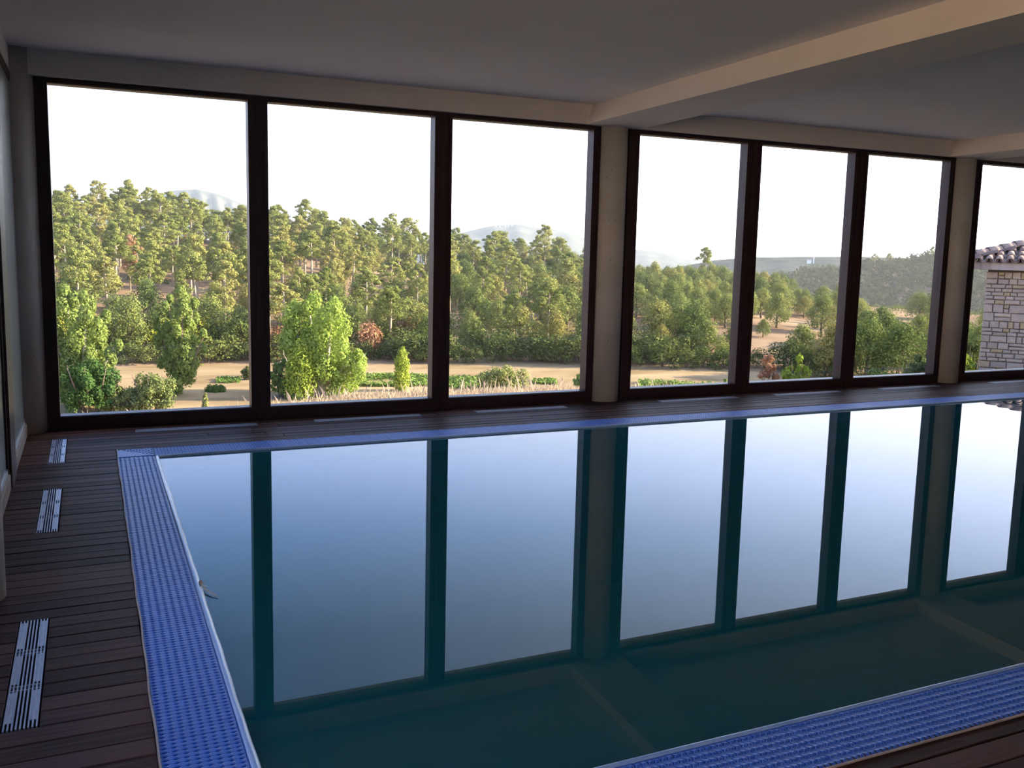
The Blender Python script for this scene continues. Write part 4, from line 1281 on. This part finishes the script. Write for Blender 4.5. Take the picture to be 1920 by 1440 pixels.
# cornice
EX0, EZ = HX-0.50, 1.49
hpart('cornice', *join([box(EX0+0.05, HX+6, HYW-0.34, HYW+0.3, 1.31, EZ-0.012), box(EX0+0.05, HX+0.3, HYW-0.34, HYW+7, 1.31, EZ-0.012)]), MAT['cornice'])
# hipped roof: slope facing the pool, slope facing the side, hip between them
PT = math.tan(math.radians(17))
EY = HYW-0.40
roofo = hpart('roof', [(EX0, EY, EZ-0.02), (HX+6.2, EY, EZ-0.02), (HX+6.2, EY+3.9, EZ+3.9*PT-0.03), (EX0+3.9, EY+3.9, EZ+3.9*PT-0.03), (EX0, EY+7.8, EZ-0.02)], [(0, 1, 2, 3), (0, 3, 4)], MAT['tile'])
def tile_geo(L, r0, r1, th=0.014, n=7, flip=1):
    """half-round clay tile along +y (up slope), wide end first"""
    V, Fc = [], []
    for (yy, r) in ((0, r0), (L, r1)):
        for rad in (r, r-th):
            for k in range(n+1):
                t = PI*k/n
                V.append((rad*math.cos(t), yy, flip*rad*math.sin(t)))
    m = n+1
    for k in range(n):
        Fc += [(k, k+1, 2*m+k+1, 2*m+k), (m+k+1, m+k, 3*m+k, 3*m+k+1), (k+1, k, m+k, m+k+1), (2*m+k, 2*m+k+1, 3*m+k+1, 3*m+k)]
    return V, Fc
TW, TL = 0.215, 0.36
tme = mesh_data('roof_tile', *tile_geo(0.42, 0.088, 0.074), MAT['tile'], True)
pme = mesh_data('pan_tile', *tile_geo(0.42, 0.092, 0.100, flip=-1), MAT['tile'], True)
ang = math.atan(PT)
far_t = []
for i in range(30):
    x = EX0+0.12+i*TW
    for j in range(10):
        yy = EY-0.03+j*TL*math.cos(ang)
        if yy-EY > x-EX0-0.02 or yy-EY > 3.6: continue
        zz = EZ+(yy-EY)*PT+0.004
        if i < 12:
            o = bpy.data.objects.new('roof_tile', tme)
            o.location = (x+random.uniform(-.006, .006), yy, zz+0.015)
            o.rotation_euler = (ang-0.03, 0, random.uniform(-.02, .02)); link(o, roofo)
            o = bpy.data.objects.new('pan_tile', pme)
            o.location = (x+TW/2, yy+0.02, zz+0.075)
            o.rotation_euler = (ang-0.03, 0, 0); link(o, roofo)
        else:
            V, Fc = tile_geo(0.42, 0.088, 0.074, n=4)
            ca, sa = math.cos(ang-0.03), math.sin(ang-0.03)
            far_t.append(([(a+x, b*ca-c*sa+yy, b*sa+c*ca+zz+0.015) for a, b, c in V], Fc))
# side slope tiles (run up in +x), joined: only their rim shows
for i in range(34):
    yb_ = EY+0.12+i*TW
    for j in range(10):
        xx = EX0-0.03+j*TL*math.cos(ang)
        if xx-EX0 > (yb_-EY)-0.02 or xx-EX0 > 7.8-(yb_-EY) or xx-EX0 > 3.6: continue
        zz = EZ+(xx-EX0)*PT+0.019
        V, Fc = tile_geo(0.42, 0.088, 0.074, n=4)
        ca, sa = math.cos(ang-0.03), math.sin(ang-0.03)
        far_t.append(([(xx+b*ca-c*sa, yb_-a, zz+b*sa+c*ca) for a, b, c in V], Fc))
o = hpart('roof_tile_rows', *join(far_t), MAT['tile'], roofo); o['kind'] = 'stuff'
hm = mesh_data('hip_tile', *tile_geo(0.46, 0.115, 0.095, 0.018), MAT['tile'], True)
hang = math.atan(PT/math.sqrt(2))
for j in range(13):
    d = j*0.38
    o = bpy.data.objects.new('hip_tile', hm)
    o.location = (EX0-0.05+d*math.cos(hang)*math.sqrt(.5), EY-0.05+d*math.cos(hang)*math.sqrt(.5), EZ+d*math.sin(hang)+0.075)
    o.rotation_euler = (Matrix.Rotation(-PI/4, 3, 'Z') @ Matrix.Rotation(hang-0.05, 3, 'X')).to_euler()
    link(o, roofo)

# ================================================================== HAZE
m, t, out = new_mat('valley_haze')
vs = N(t, 'ShaderNodeVolumeScatter', Density=0.000028, Anisotropy=0.2)
vs.inputs['Color'].default_value = (0.80, 0.90, 1.0, 1)
t.links.new(vs.outputs[0], out.inputs['Volume'])
hzb = obj('haze', *box(-6000, 14000, 470, 14000, -260, 900), m)
tag(hzb, 'pale blue haze over the far valley and mountains', 'haze', kind='stuff')

m2, t, out = new_mat('evening_haze')
vs = N(t, 'ShaderNodeVolumeScatter', Density=0.00035, Anisotropy=0.3)
vs.inputs['Color'].default_value = (0.95, 0.97, 1.0, 1)
t.links.new(vs.outputs[0], out.inputs['Volume'])
tag(obj('haze', *box(-90, 240, 42, 235, -14, 26), m2), 'thin warm evening haze over the field and the wooded slopes', 'haze', kind='stuff')
